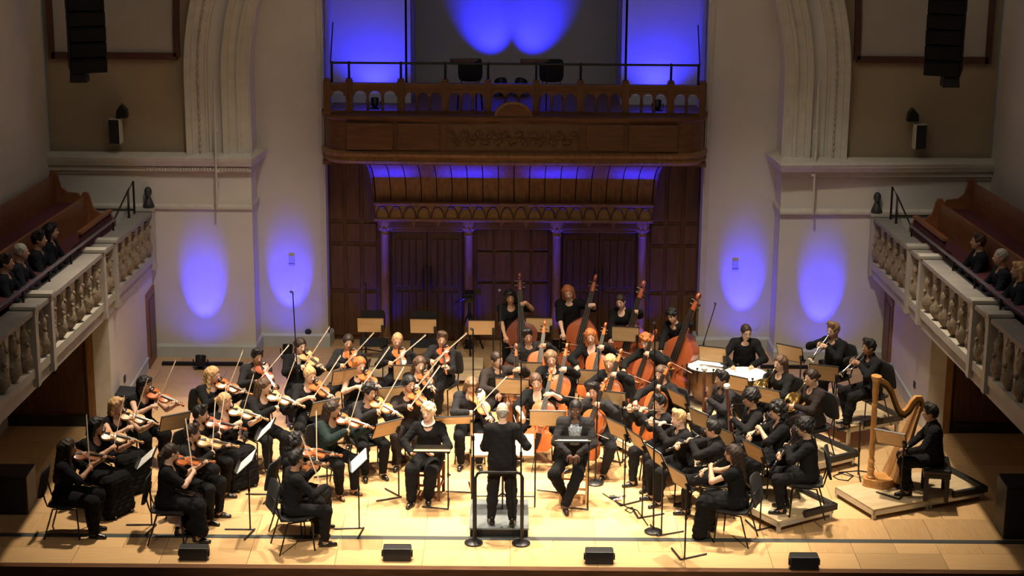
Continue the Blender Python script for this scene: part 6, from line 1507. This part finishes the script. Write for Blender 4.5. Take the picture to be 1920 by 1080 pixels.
# --- music stands: (pixel of the desk, yaw of the music side, label, options)
ST = [
 (270, 858, -88, 'music stand of the front left violinists seen edge-on', dict(tilt=48)),
 (326, 789, -146, 'tan music stand of the blonde violinist in sleeveless dress', dict(tilt=24)),
 (457, 866, -90, 'music stand of the second violin desk at the stage edge', dict(tilt=46)),
 (606, 762, -146, 'tan music stand before the violinist with topknot', dict(tilt=28)),
 (494, 805, -92, 'music stand before the blonde violinist in long skirt', dict(tilt=44)),
 (668, 864, -84, 'stand with bright pages before the violinist in green cardigan', dict(tilt=46)),
 (646, 705, -150, 'small tan stand behind the violinist with topknot', dict(tilt=22)),
 (723, 802, -142, 'tan music stand left of the seated woman', dict(tilt=28)),
 (734, 738, -165, 'tan stand half hidden by the curly-haired violinist', dict(tilt=22)),
 (765, 697, 180, 'tan stand half hidden below the blond back row violinist', dict(tilt=20)),
 (695, 608, 180, 'leftmost of the back row stands before an empty chair', dict(tilt=15, sheet=True)),
 (794, 610, 178, 'second back row stand from the left with an empty chair', dict(tilt=15)),
 (903, 613, 180, 'back row stand before the camera tripod', dict(tilt=15)),
 (1011, 608, 178, 'back row stand between the two left basses', dict(tilt=15, hz=1.1)),
 (1173, 625, 172, 'tan stand before the bass player with hair pulled back', dict(tilt=15, hz=1.1)),
 (990, 692, 176, 'tan stand before the dark-haired cellist in the back row', dict(tilt=18, hz=.9)),
 (961, 723, 172, 'tan stand right of the viola player', dict(tilt=18, hz=.9, wd=.5)),
 (1027, 782, 178, 'beech-post music stand right of the conductor\'s head', dict(tilt=24, wood=True, wd=.5, hz=1.05)),
 (852, 785, -172, 'beech-post music stand left of the conductor', dict(tilt=50, wood=True, wd=.54, hz=1.05)),
 (1107, 706, 176, 'small tan stand before the red-haired cellist', dict(tilt=20, hz=.85, wd=.36)),
 (1148, 747, 160, 'tan stand before the blond cellist', dict(tilt=18, hz=.9)),
 (1161, 805, 124, 'first tan stand of the flutes nearest the cellos', dict(tilt=20)),
 (1199, 826, 114, 'second music stand of the flutes seen edge-on', dict(tilt=26)),
 (1235, 856, 114, 'music stand with white pages before the oboist in glasses', dict(tilt=26)),
 (1277, 896, 118, 'tan music stand before the front oboist', dict(tilt=22)),
 (1418, 847, 120, 'music stand of the clarinettists on the stage floor', dict(tilt=22)),
 (1316, 785, 124, 'low tan stand before the bassoonist with short hair', dict(tilt=20, hz=.9)),
 (1362, 819, 124, 'low tan stand beside the oboist in glasses', dict(tilt=20, hz=.85)),
 (1276, 748, 122, 'tan stand right of the cellist with long brown hair', dict(tilt=26)),
 (1337, 663, 160, 'tan stand before the timpanist\'s left drum', dict(tilt=18)),
 (1483, 661, 145, 'tan stand before the trumpeter in jacket', dict(tilt=20, hz=1.15)),
 (1546, 698, 160, 'tan stand before the trumpeter with dark hair', dict(tilt=18, hz=1.2)),
 (1382, 717, 145, 'tan stand left of the horn players', dict(tilt=24, hz=.95)),
 (1441, 741, 145, 'tan stand before the horn player with tied hair', dict(tilt=24, hz=.95)),
 (1672, 820, 150, 'shaded tan stand before the harp', dict(tilt=30, z=ZH, hz=.8)),
 (810, 842, 180, 'flat low stand before the seated woman', dict(tilt=76, hz=.84, wd=.5, sheet=False)),
 (1074, 824, 180, 'flat low stand with pale pages before the seated man', dict(tilt=72, hz=.98, wd=.5)),
]
for px, py, yaw, lb, kw in ST:
    kw = dict(kw); hz = kw.get('hz', 1.0)
    stand(px, py, yaw, lb, **kw)
# --- empty chairs
def loose_chair(px, py, yaw, lb, z=0.):
    p = G(px, py, z + .45); chair(Matrix.Translation((p.x, p.y, z)) @ Matrix.Rotation(R(yaw + 180), 4, 'Z'), lb)
loose_chair(237, 735, 80, 'empty black chair against the left wall')
loose_chair(700, 642, 4, 'empty black chair behind the leftmost back row stand')
loose_chair(795, 644, 0, 'empty black chair behind the second back row stand')
for px, lb in ((881, 'black chair on the choir gallery left of centre'), (1034, 'black chair on the choir gallery right of centre')):
    p = AtY(px, 180, 32.4); chair(Matrix.Translation((p.x, 32.4, ZF)) @ Matrix.Rotation(R(180), 4, 'Z'), lb)
for px, lb in ((893, 'music stand on the choir gallery left of centre'), (1024, 'flat topped music stand on the choir gallery right of centre')):
    p = AtY(px, 180, 32.0); P, T = stand_parts(1.0, 70, False, .46)
    assemble('music_stand', [q for q in P], Matrix.Translation((p.x, 31.95, ZF)) @ Matrix.Rotation(R(0), 4, 'Z'), lb, 'music stand', 'music stands')

# --- microphone stands
def mic(bx, by, top, lb, z=0., boom=None, base='round', dy=0.):
    b = G(bx, by, z); t = AtY(top[0], top[1], b.y); h_ = t.z - z
    o = empty('microphone_stand', (b.x, b.y, z)); tag(o, lb, 'microphone stand', 'microphone stands')
    if base == 'round': MB().lathe([(.12, 0), (.122, .02), (.1, .035), (.03, .045), (.015, .08)], 24).build('base', BLACK, o, smooth=40)
    else:
        for k in range(3): MB().tube([(0, 0, .1), (.3 * math.cos(k * 2.094 + .5), .3 * math.sin(k * 2.094 + .5), .012)], .01, 6).build('leg', BLACK, o)
    dx = t.x - b.x
    MB().tube([(0, 0, .04), (dx * .5, 0, h_ * .5)], .013, 8).build('pole', BLACK, o, smooth=60); MB().tube([(dx * .5, 0, h_ * .5), (dx, 0, h_)], .009, 8).build('pole', BLACK, o, smooth=60)
    MB().tube([(dx * .5, 0, h_ * .5 - .03), (dx * .5, 0, h_ * .5 + .03)], .019, 8).build('clutch', BLACK, o)
    e = Vector((dx, 0, h_))
    if boom:
        q = AtY(boom[0], boom[1], b.y) - Vector((b.x, b.y, z)); MB().tube([e - (q - e) * .25, q], .008, 6).build('boom', BLACK, o); e = q
    MB().tube([e, e + Vector((-.02, -.08, .03))], [.012, .02], 8).build('microphone', BLACKP, o, smooth=60)
mic(888, 1019, (887, 618), 'tall thin microphone stand with round base left of the podium')
mic(977, 1020, (977, 678), 'tall thin microphone stand with round base right of the podium')
mic(1116, 907, (1123, 655), 'microphone stand with round base beside the seated man')
mic(1225, 998, (1228, 606), 'tall microphone stand with round base before the oboes')
mic(565, 840, (549, 548), 'tall microphone stand among the first violins', base='tri')
mic(937, 830, (939, 545), 'tall microphone stand behind the conductor', base='tri')
mic(1317, 760, (1320, 640), 'boom microphone stand beside the timpani', boom=(1342, 570), base='tri')
mic(1609, 895, (1613, 792), 'small microphone stand before the harp', boom=(1622, 786), base='tri')
mic(686, 665, (686, 532), 'thin dark pole behind the leftmost back row stand', base='tri')
# --- camera on a tripod at the back
b = G(880, 660); ct = empty('video_camera_tripod', (b.x, b.y, 0)); tag(ct, 'black video camera on a tripod before the oak wall', 'camera')
for k in range(3): MB().tube([(0, 0, .75), (.28 * math.cos(k * 2.094 + .6), .28 * math.sin(k * 2.094 + .6), .02)], .018, 6).build('tripod_leg', BLACK, ct)
MB().tube([(0, 0, .6), (0, 0, .95)], .03, 8).build('column', BLACK, ct); cb = MB().b2((-.08, -.16, .93), (.08, .14, 1.08)).build('camera_body', BLACKP, ct, bevel=.01)
MB().tube([(0, -.15, 1.0), (0, -.27, 1.0)], .05, 12).build('lens', BLACKP, ct, smooth=40); MB().b2((.09, -.1, 1.06), (.2, -.08, 1.16)).build('monitor', BLACKP, ct); MB().tube([(-.06, .1, .95), (-.25, .3, .8)], .012, 6).build('pan_bar', BLACK, ct)
# --- foot monitors at the stage edge, boxes at the sides
for k, (px, py) in enumerate(((362, 1053), (744, 1054), (1124, 1060), (1509, 1070))):
    p = G(px, py); 
    o = empty('stage_monitor', (p.x, p.y + .12, 0)); tag(o, ('leftmost', 'second from left', 'third from left', 'rightmost')[k] + ' small black wedge monitor at the stage edge', 'monitor', 'stage edge monitors')
    m = Matrix(((0, 0, 1, -.18), (1, 0, 0, 0), (0, 1, 0, 0), (0, 0, 0, 1)))
    MB().prism([(-.1, 0), (.12, 0), (.12, .1), (.06, .17), (-.1, .17)], 0, .36, 0, m).build('cabinet', BLACKP, o, bevel=.008)
    MB().add([(-.17, .125, .1), (.17, .125, .1), (.17, .067, .172), (-.17, .067, .172)], [(0, 1, 2, 3)]).build('grille', BLACKF, o)
    MB().b2((-.2, -.06, .05), (-.18, .0, .12)).build('handle', BLACK, o); MB().b2((.18, -.06, .05), (.2, .0, .12)).build('handle', BLACK, o)
for x0, x1, y0, h_, lb in ((-7.4, -6.52, 24.2, .55, 'black loudspeaker cabinet at the left edge of the stage'), (6.52, 7.3, 23.6, .75, 'black loudspeaker cabinet at the right edge of the stage')):
    o = empty('floor_speaker', ((x0 + x1) / 2, y0, 0)); w_ = x1 - x0; tag(o, lb, 'loudspeaker')
    MB().b2((-w_ / 2, 0, .02), (w_ / 2, .5, h_)).build('cabinet', BLACKP, o, bevel=.012); MB().b2((-w_ / 2 + .04, -.015, .06), (w_ / 2 - .04, 0, h_ - .04)).build('grille', BLACKF, o)
    for sx in (-1, 1): MB().b2((sx * w_ * .35 - .04, .1, 0), (sx * w_ * .35 + .04, .4, .02)).build('foot', BLACK, o)
# --- cables
for k, (pts, lb) in enumerate(((((1130, 925), (1150, 938), (1165, 945), (1178, 952), (1190, 957), (1182, 962), (1172, 956), (1180, 951), (1195, 957), (1215, 985)), 'thin cable looped on the floor right of the seated man'),
                               (((1570, 890), (1585, 885), (1600, 892), (1590, 901), (1572, 899), (1562, 893), (1575, 887), (1597, 893)), 'black cable coiled before the harp platform'))):
    tag(MB().tube([G(x, y, .008) for x, y in pts], .008, 6).build('cable', BLACK, smooth=60), lb, 'cable')
for k, (px, py) in enumerate(((1150, 935), (1158, 940), (1165, 936))):
    p = G(px, py); tag(MB().tube([(p.x - .06, p.y, .02), (p.x + .06, p.y + .03 * k, .02)], [.015, .02], 8).ball((p.x, p.y + .02, .025), (.03, .03, .02), 8, 6).build('cable_plug', CHROME if k else BLACK, smooth=60), ('dark', 'left silver', 'right silver')[k] + ' connector in the cable cluster on the floor', 'connector')
for px, py, sz, lb in ((380, 684, (.85, .12), 'left'), (1470, 690, (.5, .1), 'right')):
    p = G(px, py); tag(MB().box((p.x, p.y, .02), (sz[0] * 1.6, sz[1], .04)).box((p.x, p.y, .045), (sz[0] * 1.6, sz[1] * .5, .012)).build('cable_cover', BLACK), 'flat black cable cover on the floor by the %s outer pier' % lb, 'cable cover')
for px, py, lb in ((1438, 893, 'left clarinet peg'), (1448, 897, 'right clarinet peg')):
    p = G(px, py, Z1); tag(MB().lathe([(.05, 0), (.05, .01), (.02, .02), (.012, .14), (.002, .17)], 10, Matrix.Translation(p)).build('instrument_peg', BLACK, smooth=40), 'black cone shaped %s on the front riser' % lb, 'peg')

# --- audience in the side galleries
AUD = [(38, 462, -1, 'grey', 'crop', 'grey-haired listener in the left gallery'), (12, 520, -1, 'darkbrown', 'short', 'dark-haired listener at the left picture edge'), (95, 438, -1, 'black', 'bob', 'listener in black in the left gallery near the partition'), (70, 405, -1, 'black', 'short', 'listener leaning on the middle pew of the left gallery'),
       (1878, 470, 1, 'grey', 'crop', 'grey-haired listener in the right gallery'), (1835, 452, 1, 'brown', 'short', 'listener reading in the right gallery'), (1912, 505, 1, 'blond', 'bob', 'fair listener at the right picture edge')]
for px, py, sg, hc, st, who in AUD:
    xs = sg * (6.05 + .72)
    sp = H_(st, hc, skin='light', top='navy', lean=4, seat=.42)
    p = torso(sp); sp['pose'] = p; SEED[0] += 1; sp['seed'] = SEED[0]
    q = AtX(px, py, xs); y = q.y; z0 = zt(y) - .86
    z0 = min(z0, q.z - p.hd[2]) if 0 else z0
    M = Matrix.Translation((xs + sg * .0, y, z0)) @ Matrix.Rotation(R((90 if sg < 0 else -90) + 180), 4, 'Z')
    l, r = LAP(p); done(person(sp, M, l, r), who, 'listeners in the side galleries')
    if 'reading' in who or 'fair' in who:
        pr = MB().b2((-.11, -.01, -.08), (.11, 0, .08)).b2((-.005, -.014, -.08), (.005, 0, .08)).build('programme', PAPER); pr.matrix_world = M @ Matrix.Translation((0, .42, .72)) @ Matrix.Rotation(R(-50), 4, 'X'); tag(pr, 'pale programme held by the ' + who, 'programme')
